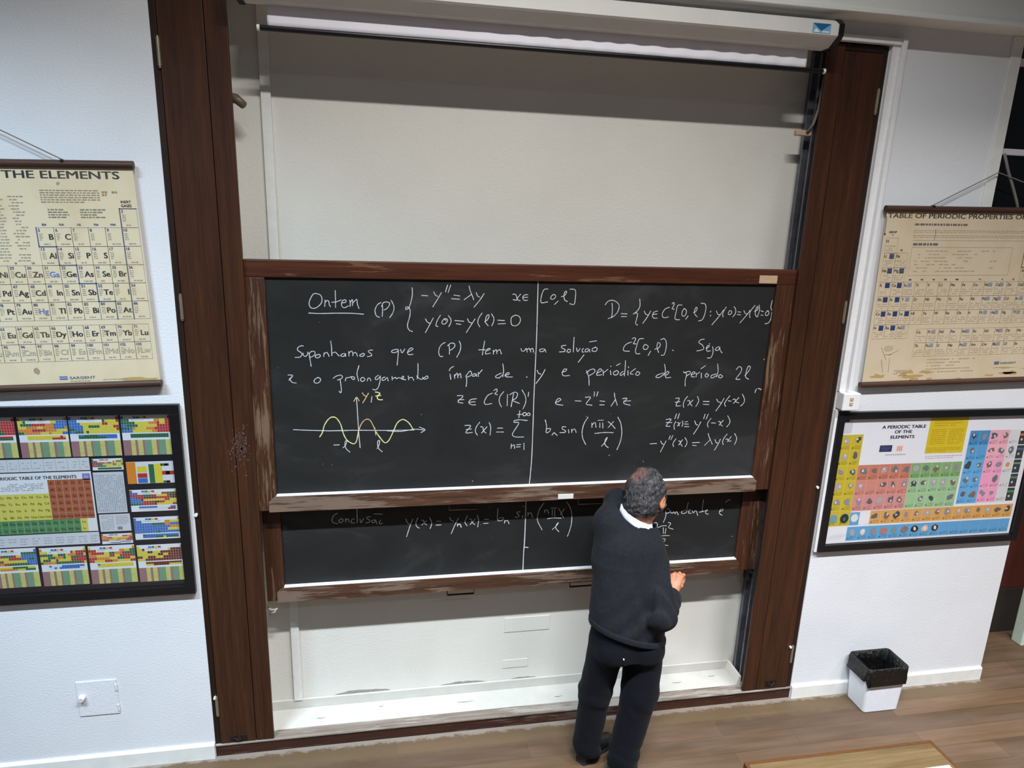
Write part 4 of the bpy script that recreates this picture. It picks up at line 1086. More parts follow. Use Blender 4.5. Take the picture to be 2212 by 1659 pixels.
for k in range(9):
    xa = 2.652 + (k + .5) * .0706
    P.blob(xa, 1.132, .017 + .008 * (k in (3, 5, 6, 7, 8)), .022, (rgb(160, 160, 164), rgb(200, 200, 204), rgb(150, 130, 130), rgb(176, 116, 110), rgb(124, 140, 140), rgb(134, 112, 108), rgb(42, 40, 38), rgb(206, 176, 160), rgb(56, 54, 52))[k], 4, 12, .12)
    if k in (1, 6, 7, 8): P.blob(xa, 1.134, .009, .013, rgb(226, 216, 206), 5, 9, .2, .5)
P.rect(3.08, 1.617, 3.336, 1.838, rgb(206, 182, 44), 1)
for xa, xb, za, zb, n_r in ((3.11, 3.30, 1.782, 1.825, 3), (3.10, 3.20, 1.672, 1.77, 8), (3.22, 3.32, 1.672, 1.77, 8), (3.09, 3.32, 1.625, 1.655, 3)):
    P.scribble(xa, za, xb, zb, n_r, rgb(186, 154, 28), 2, .45, .95, .014)
for s_t, z, wd in (('A PERIODIC TABLE', 1.779, .285), ('OF THE', 1.749, .112), ('ELEMENTS', 1.717, .155)):
    P.text(s_t, 2.912, z, .027, rgb(30, 30, 34), 3, 'c', True, wd)
P.rect(2.775, 1.637, 2.856, 1.677, rgb(44, 46, 88), 2)
P.scribble(2.782, 1.643, 2.848, 1.672, 3, rgb(92, 96, 140), 3, .4, .9, .012)
P.rect(2.886, 1.638, 2.928, 1.674, rgb(232, 202, 192), 2)
for k in range(3): P.rect(2.892 + k * .012, 1.642, 2.898 + k * .012, 1.668, rgb(222, 128, 100), 3)
P.scribble(2.82, 1.612, 2.98, 1.624, 1, rgb(176, 176, 182), 2, .6, 1, .014)
P.scribble(3.09, 1.582, 3.34, 1.606, 2, rgb(190, 176, 190), 2, .4, 1, .02)
P.rect(2.515, 1.756, 2.575, 1.84, rgb(196, 198, 204), 1); P.rect(2.52, 1.826, 2.552, 1.838, rgb(44, 44, 48), 2)
for k in range(16): P.line(2.53 + k * .006, 1.09 + .003 * (k % 3), 2.56 + k * .006, 1.12 + .01 * (k % 2), .0012, rgb(206, 202, 204), 2)
P.build('printed_sheet', M['print'], f)

# ---- left framed print: mosaic of small tables ---------------------------------------------------
f = framed('framed_print', -2.36, -0.984, 1.010, 1.996, 0.046, 'black-framed mosaic of many small colourful periodic tables on black', 'black-framed periodic tables')
P = Print(-0.0105)
P.rect(-2.31, 1.06, -1.024, 1.95, rgb(24, 26, 34), 0)
PAL = {'r': rgb(162, 46, 44), 'y': rgb(196, 184, 56), 'g': rgb(40, 94, 60), 'b': rgb(54, 102, 172), 'o': rgb(196, 122, 44), 'w': rgb(196, 198, 204), 'm': rgb(140, 104, 110), 'k': rgb(36, 54, 46), 'l': rgb(106, 142, 114), 's': rgb(180, 178, 108), 'd': rgb(98, 40, 28)}


def mini(x0, z1, x1, z0, seed, pal, stripes, rows):
    """small table: pale header, blocky coloured cells, striped key below"""
    rnd = random.Random(seed)
    P.rect(x0, z0, x1, z1, rgb(204, 208, 214), 1)
    W_, H_ = x1 - x0, z1 - z0
    zt, zb = z1 - .03 * H_, (z0 + .42 * H_) if stripes else z0 + .04 * H_
    n = 18
    dx = W_ / n
    band = (zt - zb) * .74
    dz = band / rows
    for r in range(rows):
        run, col = 0, None
        for c_ in range(n):
            top_gap = r == 0 and 1 <= c_ <= 16 or r <= 1 and 3 <= c_ <= 11
            if run <= 0 or rnd.random() < .18:
                zone = 0 if c_ < 4 else (1 if c_ < 12 else 2)
                col = rnd.choice(pal[zone]); run = rnd.randint(2, 5)
            run -= 1
            if top_gap: continue
            P.rect(x0 + c_ * dx + .0004, zt - (r + 1) * dz + .0004, x0 + (c_ + 1) * dx - .0004, zt - r * dz - .0004, PAL[col], 2)
    for k, q in enumerate('bgyr'):
        P.rect(x0 + W_ * (.25 + .07 * k), zt - .13 * band, x0 + W_ * (.31 + .07 * k), zt - .03 * band, PAL[q], 3)
    P.scribble(x0 + W_ * .2, zt - .26 * band, x0 + W_ * .6, zt - .16 * band, 2, rgb(150, 150, 156), 2, .4, .8, .01)
    zc_ = zt - band - (zt - zb) * .05
    for r in range(2):
        col = rnd.choice(pal[3])
        for c_ in range(3, 17):
            if rnd.random() < .15: col = rnd.choice(pal[3])
            P.rect(x0 + c_ * dx, zc_ - (r + 1) * (zt - zb) * .09, x0 + (c_ + 1) * dx - .0004, zc_ - r * (zt - zb) * .09 - .0003, PAL[col], 2)
    if stripes:
        x = x0
        for q, wd in (('m', .16), ('s', .09), ('m', .05), ('s', .1), ('m', .04), ('l', .14), ('s', .1), ('m', .05), ('l', .14), ('s', .13)):
            P.rect(x, z0, x + wd * W_, z0 + .38 * H_, PAL[q], 2)
            x += wd * W_
        P.scribble(x0 + .01, z0 + .01, x1 - .01, z0 + .3 * H_, 7, rgb(140, 132, 108), 3, .12, .5, .02)


pa = ('gyo', 'yor', 'yob', 'yyr')
pb = ('bbg', 'gyy', 'rry', 'bbg')
pc = ('bg', 'yyyo', 'rry', 'g')
pd = ('rgb', 'rgyd', 'gyrd', 'bw')
pe = ('bb', 'bbg', 'byo', 'ygb')
for x in (-1.676, -1.465, -1.244):
    pass
mini(-2.31, 1.945, -2.10, 1.749, 21, pb, True, 6)
mini(-2.09, 1.945, -1.90, 1.749, 22, pa, True, 6)
mini(-1.886, 1.945, -1.689, 1.751, 5, ('rr', 'rrg', 'rrr', 'gr'), True, 6)
mini(-1.676, 1.945, -1.472, 1.749, 6, pa, True, 6)
mini(-1.465, 1.946, -1.254, 1.748, 7, pb, True, 6)
mini(-1.244, 1.946, -1.031, 1.747, 8, pc, True, 6)
mini(-1.239, 1.282, -1.028, 1.083, 9, ('yyd', 'dyyd', 'dyd', 'ydbd'), True, 6)
mini(-1.455, 1.289, -1.249, 1.086, 10, ('roy', 'goyr', 'goyr', 'gyb'), True, 6)
mini(-1.667, 1.292, -1.467, 1.090, 11, ('yog', 'gyo', 'rryg', 'bbw'), True, 6)
mini(-1.878, 1.297, -1.681, 1.092, 12, ('gyo', 'gyr', 'bbg', 'gyo'), True, 6)
mini(-2.09, 1.30, -1.89, 1.094, 13, pe, True, 6)
mini(-2.31, 1.30, -2.10, 1.096, 14, pd, True, 6)
mini(-1.242, 1.572, -1.031, 1.459, 15, ('rgb', 'rgyd', 'gyrd', 'bwr'), False, 7)
mini(-1.238, 1.428, -1.030, 1.311, 16, pe, False, 6)
mini(-1.388, 1.735, -1.255, 1.677, 17, ('rg', 'yog', 'gyo', 'g'), False, 5)
mini(-1.388, 1.350, -1.251, 1.297, 18, ('ro', 'yyo', 'rro', 'wb'), False, 5)
# key panel with big colour blocks
P.rect(-1.243, 1.603, -1.031, 1.714, PAL['w'], 1)
for a, b, c_, d_, q in ((-1.243, 1.603, -1.203, 1.712, 'o'), (-1.197, 1.66, -1.155, 1.69, 'y'), (-1.197, 1.632, -1.155, 1.655, 'r'), (-1.197, 1.606, -1.155, 1.63, 'b'), (-1.146, 1.604, -1.122, 1.70, 'g'), (-1.120, 1.604, -1.088, 1.702, 'y'),
                        (-1.092, 1.69, -1.055, 1.702, 'g'), (-1.075, 1.69, -1.06, 1.702, 'r'), (-1.088, 1.645, -1.034, 1.664, 'r'), (-1.072, 1.645, -1.054, 1.664, 'g'), (-1.086, 1.604, -1.056, 1.615, 'g'), (-1.072, 1.604, -1.056, 1.615, 'r')):
    P.rect(a, b, c_, d_, PAL[q], 2)
LG = rgb(186, 190, 196)
P.rect(-2.30, 1.680, -1.399, 1.742, LG, 1)
P.rect(-2.30, 1.303, -1.397, 1.364, LG, 1)
for k in range(18):
    P.line(-2.30 + k * .0505, 1.682, -2.30 + k * .0505, 1.740, .0014, rgb(140, 144, 152), 2)
    P.scribble(-2.295 + k * .0505, 1.31, -2.26 + k * .0505, 1.35, 3, rgb(150, 156, 166), 2, .35, .9, .012)
    P.scribble(-2.29 + k * .0505, 1.69, -2.26 + k * .0505, 1.73, 3, rgb(150, 156, 160), 2, .3, .6, .012)
P.rect(-1.391, 1.459, -1.259, 1.667, rgb(180, 186, 194), 1)
for k in range(14): P.scribble(-1.386 + k * .009, 1.465, -1.380 + k * .009, 1.655, 34, rgb(128, 134, 144), 2, .5, .85, .006)
P.rect(-1.388, 1.362, -1.252, 1.452, rgb(186, 190, 196), 1)
P.scribble(-1.38, 1.37, -1.325, 1.445, 9, rgb(140, 146, 154), 2, .35, .9, .012); P.scribble(-1.315, 1.395, -1.26, 1.445, 6, rgb(140, 146, 154), 2, .35, .9, .012)
P.rect(-1.312, 1.37, -1.29, 1.386, rgb(120, 120, 130), 2)
# main table
P.rect(-2.30, 1.369, -1.398, 1.675, rgb(202, 206, 210), 1)
P.text('PERIODIC TABLE OF THE ELEMENTS', -1.462, 1.643, .022, rgb(70, 62, 80), 3, 'r', True, .34)
P.rect(-1.437, 1.632, -1.404, 1.664, rgb(116, 110, 176), 2); P.rect(-1.430, 1.640, -1.412, 1.656, rgb(150, 140, 190), 3)
P.scribble(-1.84, 1.585, -1.605, 1.625, 5, rgb(150, 156, 166), 2, .5, .7, .014)
RU, YE, GN = rgb(150, 84, 58), rgb(190, 184, 84), rgb(74, 124, 82)


def block(x0, z1, dx, dz, rows_, col):
    for r, line_ in enumerate(rows_):
        for c_, s_t in enumerate(line_.split()):
            xa, za = x0 + c_ * dx, z1 - r * dz
            P.rect(xa + .0004, za - dz + .0004, xa + dx - .0004, za - .0004, col, 2)
            if s_t != '-': P.text(s_t, xa + dx * .5, za - dz * .66, .0165, tuple(v * .28 for v in col[:3]) + (1,), 3, 'c', True)


block(-1.588, 1.638, .0306, .0335, ['B C N O F Ne', 'Al Si P S Cl Ar', 'Ga Ge As Se Br Kr', 'In Sn Sb Te I Xe', 'Tl Pb Bi Po At Rn', 'Uut Uuq Uup Uuh Uus Uuo'], RU)
block(-1.588 - 10 * .0306, 1.571, .0306, .0335, ['Sc Ti V Cr Mn Fe Co Ni Cu Zn', 'Y Zr Nb Mo Tc Ru Rh Pd Ag Cd', 'La Hf Ta W Re Os Ir Pt Au Hg', 'Ac Rf Db Sg Bh Hs Mt Uun Uuu Uub'], YE)
block(-1.470 - 14 * .0306, 1.438, .0306, .0345, ['La Ce Pr Nd Pm Sm Eu Gd Tb Dy Ho Er Tm Yb', 'Ac Th Pa U Np Pu Am Cm Bk Cf Es Fm Md No'], GN)
block(-1.470, 1.438, .0306, .0345, ['Lu', 'Lr'], YE)
P.build('printed_sheet', M['print'], f)
# ================================================================ THE PERSON
V3 = lambda *a: np.array(a, dtype=np.float32)


def nrm(v):
    v = np.asarray(v, dtype=np.float32)
    return v / np.linalg.norm(v)


class Field:
    """signed distance field on a grid, meshed with surface nets"""
    def __init__(s, lo, hi, h):
        s.lo, s.h = np.array(lo, dtype=np.float32), h
        s.n = [int(math.ceil((b - a) / h)) + 1 for a, b in zip(lo, hi)]
        s.ax = [s.lo[i] + h * np.arange(s.n[i], dtype=np.float32) for i in range(3)]
        s.F = np.full(s.n, 1.0, dtype=np.float32)

    def sub(s, lo, hi):
        sl = []
        for i in range(3):
            a = int(max(0, math.floor((lo[i] - s.lo[i]) / s.h)))
            b = int(min(s.n[i], math.ceil((hi[i] - s.lo[i]) / s.h) + 1))
            sl.append(slice(a, max(a, b)))
        g = np.meshgrid(*[s.ax[i][sl[i]] for i in range(3)], indexing='ij', sparse=True)
        return tuple(sl), g

    def put(s, lo, hi, fn, k=0.02, op='u'):
        m = k + 0.03
        sl, g = s.sub([v - m for v in lo], [v + m for v in hi])
        if 0 in s.F[sl].shape: return
        d = fn(*g)
        f = s.F[sl]
        if op == 'u':
            q = np.clip(0.5 + 0.5 * (f - d) / k, 0, 1)
            s.F[sl] = f + (d - f) * q - k * q * (1 - q)
        elif op == 's':
            d = -d
            q = np.clip(0.5 - 0.5 * (f - d) / k, 0, 1)
            s.F[sl] = f + (d - f) * q + k * q * (1 - q)

    def cap(s, a, b, ra, rb=None, k=0.02, op='u'):
        a, b = np.asarray(a, dtype=np.float32), np.asarray(b, dtype=np.float32)
        rb = ra if rb is None else rb
        ab = b - a
        L2 = float(ab @ ab) + 1e-9

        def fn(x, y, z):
            t_ = np.clip(((x - a[0]) * ab[0] + (y - a[1]) * ab[1] + (z - a[2]) * ab[2]) / L2, 0, 1)
            return np.sqrt((x - a[0] - t_ * ab[0]) ** 2 + (y - a[1] - t_ * ab[1]) ** 2 + (z - a[2] - t_ * ab[2]) ** 2) - (ra + (rb - ra) * t_)
        r = max(ra, rb)
        s.put(np.minimum(a, b) - r, np.maximum(a, b) + r, fn, k, op)

    def ell(s, c, r, B=None, k=0.02, op='u'):
        c = np.asarray(c, dtype=np.float32)
        B = np.eye(3, dtype=np.float32) if B is None else np.asarray(B, dtype=np.float32)

        def fn(x, y, z):
            dx, dy, dz = x - c[0], y - c[1], z - c[2]
            q = [(dx * B[i][0] + dy * B[i][1] + dz * B[i][2]) for i in range(3)]
            k0 = np.sqrt((q[0] / r[0]) ** 2 + (q[1] / r[1]) ** 2 + (q[2] / r[2]) ** 2)
            k1 = np.sqrt((q[0] / r[0] ** 2) ** 2 + (q[1] / r[1] ** 2) ** 2 + (q[2] / r[2] ** 2) ** 2) + 1e-6
            return k0 * (k0 - 1) / k1
        R = max(r)
        s.put(c - R, c + R, fn, k, op)

    def loft(s, secs, k=0.03):
        """secs: (cx, cy, z, half width, half depth) from bottom to top, elliptical sections"""
        zs = np.array([q[2] for q in secs], dtype=np.float32)

        def fn(x, y, z):
            it = lambda i: np.interp(z, zs, [q[i] for q in secs]).astype(np.float32)
            a, b = it(3), it(4)
            u, v = (x - it(0)), (y - it(1))
            k0 = np.sqrt((u / a) ** 2 + (v / b) ** 2)
            k1 = np.sqrt((u / a ** 2) ** 2 + (v / b ** 2) ** 2) + 1e-6
            d = k0 * (k0 - 1) / k1
            e = np.maximum(zs[0] - z, z - zs[-1])
            return np.maximum(d, e)
        R = max(q[3] for q in secs)
        s.put([min(q[0] for q in secs) - R, min(q[1] for q in secs) - R, zs[0]], [max(q[0] for q in secs) + R, max(q[1] for q in secs) + R, zs[-1]], fn, k)

    def add(s, fn):
        g = np.meshgrid(*s.ax, indexing='ij', sparse=True)
        m = np.abs(s.F) < 0.06
        d = np.broadcast_to(fn(*g), s.F.shape)
        s.F[m] += d[m]

    def clip(s, fn):
        g = np.meshgrid(*s.ax, indexing='ij', sparse=True)
        s.F = np.maximum(s.F, np.broadcast_to(fn(*g), s.F.shape)).astype(np.float32)

    def mesh(s, name):
        F = s.F
        neg = F < 0
        nx, ny, nz = [k - 1 for k in s.n]
        cnt = np.zeros((nx, ny, nz), dtype=np.int8)
        offs = [(i, j, k) for i in (0, 1) for j in (0, 1) for k in (0, 1)]
        for i, j, k in offs: cnt += neg[i:i + nx, j:j + ny, k:k + nz]
        ids = np.argwhere((cnt > 0) & (cnt < 8))
        pos = np.zeros((len(ids), 3)); num = np.zeros(len(ids))
        I = ids.T
        val = {o_: F[I[0] + o_[0], I[1] + o_[1], I[2] + o_[2]] for o_ in offs}
        for a in offs:
            for ax in range(3):
                if a[ax]: continue
                b = list(a); b[ax] = 1; b = tuple(b)
                fa, fb = val[a], val[b]
                cr = (fa < 0) != (fb < 0)
                t_ = np.where(cr, fa / np.where(cr, fa - fb, 1), 0)
                p = np.array(a, float)[None, :].repeat(len(ids), 0)
                p[:, ax] += t_
                pos[cr] += p[cr]; num[cr] += 1
        pos = pos / num[:, None] + ids
        lut = np.full((nx, ny, nz), -1, dtype=np.int64)
        lut[I[0], I[1], I[2]] = np.arange(len(ids))
        faces = []
        for ax in range(3):
            u, v = (ax + 1) % 3, (ax + 2) % 3
            sa = [slice(None)] * 3; sb = [slice(None)] * 3
            sa[ax] = slice(0, -1); sb[ax] = slice(1, None)
            e = np.argwhere(neg[tuple(sa)] != neg[tuple(sb)])
            ok = (e[:, u] > 0) & (e[:, v] > 0) & (e[:, u] < s.n[u] - 1) & (e[:, v] < s.n[v] - 1)
            e = e[ok]
            first = neg[e[:, 0], e[:, 1], e[:, 2]]
            def cell(du, dv):
                c = e.copy(); c[:, u] += du; c[:, v] += dv
                return lut[c[:, 0], c[:, 1], c[:, 2]]
            q = np.stack([cell(-1, -1), cell(0, -1), cell(0, 0), cell(-1, 0)], 1)
            q[~first] = q[~first][:, ::-1]
            faces.append(q)
        faces = np.concatenate(faces)
        faces = faces[(faces >= 0).all(1)]
        co = pos * s.h + s.lo
        me = bpy.data.meshes.new(name)
        me.vertices.add(len(co))
        me.vertices.foreach_set('co', co.astype(np.float32).ravel())
        me.loops.add(faces.size)
        me.loops.foreach_set('vertex_index', faces.ravel().astype(np.int32))
        me.polygons.add(len(faces))
        me.polygons.foreach_set('loop_start', np.arange(0, faces.size, 4, dtype=np.int32))
        me.update(calc_edges=True)
        me.validate()
        return me


def wob(x, y, z, f, seed):
    """soft pseudo-noise from a few crossed sines"""
    r = np.random.RandomState(seed)
    t_ = 0
    for _ in range(5):
        d = nrm(r.randn(3)); p = r.rand() * 6.28; q = f * r.uniform(.7, 1.5)
        t_ = t_ + np.sin((x * d[0] + y * d[1] + z * d[2]) * q + p)
    return t_ / 5


# joints (metres, room coordinates)
PEL = V3(1.178, -0.365, 0.80)
NECK = V3(1.228, -0.255, 1.385)
LSH, LEL, LWR = V3(1.095, -0.235, 1.385), V3(1.160, -0.125, 1.455), V3(1.325, -0.006, 1.312)
RSH, REL, RWR = V3(1.300, -0.340, 1.205), V3(1.303, -0.490, 0.995), V3(1.425, -0.325, 1.000)
LHI, LKN, LAN = V3(1.080, -0.365, 0.80), V3(1.043, -0.325, 0.455), V3(1.028, -0.305, 0.10)
RHI, RKN, RAN = V3(1.268, -0.375, 0.79), V3(1.262, -0.405, 0.490), V3(1.192, -0.425, 0.10)
HC = V3(1.268, -0.238, 1.535)
fwd = nrm([0.64, 0.70, -0.36])
up = nrm(np.array([0.10, 0.22, 1.0]) - fwd * float(np.dot(fwd, [0.10, 0.22, 1.0])))
rgt = np.cross(fwd, up)
HB = np.stack([rgt, fwd, up])
hp = lambda r, f_, u: HC + rgt * r + fwd * f_ + up * u


def hand(fd, W_, d, n, side, curl, thumb, k=0.006):
    """palm, four unequal fingers and a thumb; d along the hand, n out of its back, side = +1 thumb on +s"""
    d = nrm(d); n = nrm(np.asarray(n) - d * float(np.dot(n, d))); s_ = np.cross(d, n) * side
    W_ = np.asarray(W_)
    fd.cap(W_ - d * 0.02, W_ + d * 0.02, 0.024, 0.026, 0.012)
    kn = []
    for i in range(4):
        o_ = (1.5 - i) * 0.0205
        K = W_ + d * (0.090 - 0.004 * abs(i - 1) - (0.006 if i == 3 else 0)) + s_ * o_ + n * (0.004 if i in (1, 2) else 0)
        fd.cap(W_ + d * 0.018 + s_ * o_ * 0.7, K, 0.0145, 0.0115, 0.010)
        kn.append(K)
    rot = lambda ang: d * math.cos(ang) - n * math.sin(ang)
    for i, K in enumerate(kn):
        a = 0.0
        sc_ = (0.94, 1.04, 1.0, 0.80)[i]
        p = K
        for j, (ln, r0, r1) in enumerate(((0.044, .0098, .0090), (0.028, .0090, .0082), (0.022, .0082, .0068))):
            a += curl[j] * (1 + 0.06 * (i - 1))
            q = p + (rot(a) + s_ * 0.05 * (1.5 - i)) * ln * sc_
            fd.cap(p, q, r0, r1, k)
            p = q
    p = W_ + d * 0.022 + s_ * 0.022 - n * 0.004
    for v_, ln, r0, r1 in thumb:
        v_ = nrm(d * v_[0] + s_ * v_[1] - n * v_[2])
        q = p + v_ * ln
        fd.cap(p, q, r0, r1, 0.008)
        p = q


man = thing('person', (1.17, -0.36, 0.0), 'man in dark sweater and trousers, seen from behind, writing on the lower chalkboard', 'person')


def skin_mat():
    t = NT('skin', 0.5, 0.35)
    n = t.noise(t.coords(), 26, 4)
    t.base(t.ramp(n, [(0.3, rgb(176, 112, 84)), (0.7, rgb(204, 142, 110))]))
    t.b.inputs['Subsurface Weight'].default_value = 0.08
    t.b.inputs['Subsurface Radius'].default_value = (0.01, 0.004, 0.002)
    t.bump(t.noise(t.coords(), 180, 2), 0.15, 0.001)
    return t.m


def hair_mat():
    t = NT('greying_hair', 0.55, 0.3)
    n = t.noise(t.coords(), 42, 6, 0.7, 1.5)
    c = t.ramp(n, [(0.36, rgb(24, 23, 25)), (0.5, rgb(52, 50, 52)), (0.68, rgb(104, 101, 100))])
    # thinning crown: scalp shows through
    crown = hp(-0.030, -0.075, 0.100)
    g = t.n('ShaderNodeNewGeometry')
    dm = t.n('ShaderNodeVectorMath', operation='DISTANCE')
    t.l(g.outputs['Position'], dm.inputs[0])
    dm.inputs[1].default_value = [float(v) for v in crown]
    e = t.math('ADD', dm.outputs['Value'], t.math('MULTIPLY', n, 0.06))
    k = t.ramp(e, [(0.05, BW(0.42)), (0.095, BW(0))])
    c = t.mix(k, c, rgb(150, 100, 86))
    t.base(c)
    t.bump(t.noise(t.coords(), 95, 4, 0.7, 1.0), 0.9, 0.006)
    return t.m


def cloth_mat(name, c, rough=0.9):
    t = NT(name, rough, 0.12)
    n = t.noise(t.coords(), 60, 4, 0.7)
    t.base(t.ramp(n, [(0.3, tuple(v * .8 for v in c[:3]) + (1,)), (0.7, tuple(v * 1.2 for v in c[:3]) + (1,))]))
    t.b.inputs['Sheen Weight'].default_value = 0.03
    t.bump(t.noise(t.coords(), 420, 2), 0.4, 0.001)
    return t.m


M['skin'], M['hair'] = skin_mat(), hair_mat()
M['knit'] = cloth_mat('charcoal_knit', rgb(29, 30, 35))
M['trouser'] = cloth_mat('navy_trouser_cloth', rgb(11, 12, 20))
M['shirt'] = cloth_mat('white_shirt_cloth', rgb(222, 226, 238), 0.8)
M['leather'] = plain('black_shoe_leather', rgb(22, 22, 24), 0.4, 0.4, var=0.15)
M['sole'] = plain('grey_rubber_sole', rgb(44, 46, 50), 0.7, 0.2, var=0.1)

# ---- body: one continuous surface
b = Field((0.93, -0.62, 0.0), (1.56, 0.12, 1.71), 0.005)
b.ell(HC, (0.088, 0.108, 0.122), HB, 0.02)                       # skull
b.ell(hp(0, 0.045, -0.055), (0.066, 0.062, 0.075), HB, 0.03)     # face and jaw
b.ell(hp(0, 0.085, -0.108), (0.028, 0.022, 0.022), HB, 0.02)     # chin
b.cap(hp(0, 0.100, -0.018), hp(0, 0.126, -0.052), 0.009, 0.015, 0.012)   # nose
for e in (-1, 1):
    b.cap(hp(e * 0.012, 0.104, 0.012), hp(e * 0.052, 0.086, 0.014), 0.009, 0.007, 0.012)  # brow
    b.ell(hp(e * 0.033, 0.109, -0.012), (0.017, 0.012, 0.011), HB, 0.008, 's')             # eye socket
    b.ell(hp(e * 0.014, 0.113, -0.054), (0.010, 0.010, 0.008), HB, 0.006)                  # nostril wing
    b.ell(hp(e * 0.050, 0.080, -0.045), (0.022, 0.02, 0.02), HB, 0.02)                     # cheek
    # ear: rim, lobe and bowl
    ec = hp(0.098 if e > 0 else -0.080, -0.012, -0.022)
    EB = np.stack([nrm(rgt * e - fwd * 0.45), nrm(fwd + rgt * e * 0.45), up])
    b.ell(ec, (0.010, 0.021, 0.034), EB, 0.008)
    b.ell(ec + (rgt * e * 0.012 + fwd * 0.004), (0.008, 0.011, 0.019), EB, 0.004, 's')
    b.ell(hp(0.092 if e > 0 else -0.076, 0.0, -0.052), (0.008, 0.010, 0.012), HB, 0.008)
b.cap(hp(-0.020, 0.104, -0.079), hp(0.020, 0.104, -0.079), 0.007, 0.007, 0.006)  # upper lip
b.cap(hp(-0.017, 0.100, -0.090), hp(0.017, 0.100, -0.090), 0.008, 0.008, 0.006)  # lower lip
b.cap(hp(-0.022, 0.113, -0.0845), hp(0.022, 0.113, -0.0845), 0.0025, 0.0025, 0.004, 's')
b.cap(NECK - V3(0, 0, 0.04), hp(0, -0.022, -0.06), 0.066, 0.060, 0.03)   # neck
b.loft([(1.178, -0.365, .74, .165, .12), (1.18, -.36, .95, .165, .12), (1.185, -.33, 1.14, .165, .115), (1.193, -.29, 1.25, .155, .105), (1.205, -.265, 1.33, .12, .085), (1.222, -.255, 1.40, .06, .06)])
for A, B_, C_, r in ((LSH, LEL, LWR, 0), (RSH, REL, RWR, 0)):
    b.cap(A, B_, 0.050, 0.038, 0.02); b.cap(B_, C_, 0.040, 0.026, 0.02)
for A, B_, C_ in ((LHI, LKN, LAN), (RHI, RKN, RAN)):
    b.cap(A, B_, 0.082, 0.056, 0.04); b.cap(B_, C_, 0.055, 0.038, 0.02)
b.ell(LAN + V3(.06, .04, -.060), (.085, .027, .026), np.stack([nrm([.85, .5, 0]), nrm([-.5, .85, 0]), V3(0, 0, 1)]))
b.ell(RAN + V3(.03, .06, -.060), (.085, .027, .026), np.stack([nrm([.4, .92, 0]), nrm([-.92, .4, 0]), V3(0, 0, 1)]))
hand(b, RWR + V3(.006, .012, .012), [0.28, 0.36, 0.60], [-0.45, -0.62, 0.52], 1, (1.15, 1.35, 0.9), (((.75, .35, .75), .040, .0125, .0105), ((.75, -.35, .65), .030, .0105, .009)))
hand(b, LWR + V3(.006, .004, -.003), [0.52, 0.40, -0.40], [-0.2, -0.2, 0.9], -1, (0.35, 0.75, 0.5), (((.75, .5, .6), .040, .0125, .0105), ((.9, -.1, .5), .030, .0105, .009)))
link('body', b.mesh('body'), M['skin'], man, smooth=True)
del b
for e in (-1, 1):
    bm = bmesh.new()
    bmesh.ops.create_uvsphere(bm, u_segments=14, v_segments=10, radius=0.0125)
    bmesh.ops.translate(bm, verts=bm.verts, vec=Vector([float(v) for v in hp(e * 0.033, 0.096, -0.012)]))
    me = bpy.data.meshes.new('eye'); bm.to_mesh(me); bm.free()
    link('eye', me, M['plastic'], man, smooth=True)

# ---- hair: curly shell over the skull, open at face, ears and nape
h = Field((1.10, -0.42, 1.36), (1.44, -0.06, 1.71), 0.004)
h.ell(hp(0, -0.004, 0.010), (0.103, 0.118, 0.132), HB, 0.01)
h.ell(hp(0, -0.055, -0.055), (0.082, 0.062, 0.062), HB, 0.03)
for e in (-1, 1): h.ell(hp(e * 0.082, 0.018, -0.028), (0.022, 0.030, 0.046), HB, 0.02)
h.ell(hp(-.078, -.014, -.044), (.026, .040, .042), HB, 0.02)
h.add(lambda x, y, z: 0.0055 * wob(x, y, z, 150, 3) + 0.004 * wob(x, y, z, 260, 4) + 0.003 * wob(x, y, z, 60, 5))


def hairline(x, y, z):
    dx, dy, dz = x - HC[0], y - HC[1], z - HC[2]
    f_ = dx * fwd[0] + dy * fwd[1] + dz * fwd[2]
    u = dx * up[0] + dy * up[1] + dz * up[2]
    r = dx * rgt[0] + dy * rgt[1] + dz * rgt[2]
    face = np.minimum(f_ - 0.045, 0.085 - u + 0 * f_)                  # in front and below the hairline
    ear = np.minimum(np.minimum(0.030 - np.sqrt((f_ + 0.010) ** 2 + ((u + 0.026) * 0.8) ** 2), r - 0.070), 0.05 + 0 * f_)
    nape = -0.100 - u + 0.15 * f_
    return np.maximum(np.maximum(face, ear), nape)


h.clip(hairline)
link('hair', h.mesh('hair'), M['hair'], man, smooth=True)

# ---- sweater
s = Field((0.90, -0.70, 0.70), (1.56, 0.10, 1.56), 0.005)
s.loft([(1.176, -.370, .70, .192, .142), (1.178, -.372, .80, .197, .145), (1.176, -.370, .90, .200, .142), (1.172, -.355, 1.00, .192, .138), (1.174, -.335, 1.12, .186, .136), (1.180, -.310, 1.22, .186, .134),
        (1.192, -.285, 1.30, .170, .128), (1.200, -.265, 1.36, .135, .115), (1.215, -.255, 1.41, .095, .095), (1.226, -.250, 1.445, .072, .078)], 0.02)
s.ell((1.19, -0.335, 1.29), (0.14, 0.075, 0.085), None, 0.05)              # rounded upper back
s.cap(LSH + V3(.01, -.01, -.01), LEL, 0.076, 0.064, 0.05)
s.cap(LEL, LWR - (LWR - LEL) * 0.05, 0.064, 0.042, 0.03)
s.cap(LSH + V3(0.0, 0, 0.015), NECK + V3(-.02, 0, .0), 0.074, 0.06, 0.05)
s.cap(RSH, NECK, 0.064, 0.06, 0.05)
s.cap(RSH, REL, 0.080, 0.070, 0.018)
s.cap(REL, RWR - (RWR - REL) * 0.16, 0.071, 0.058, 0.02)
s.cap(REL + V3(-.005, .015, -.02), V3(1.265, -.44, .90), 0.062, 0.055, 0.03)
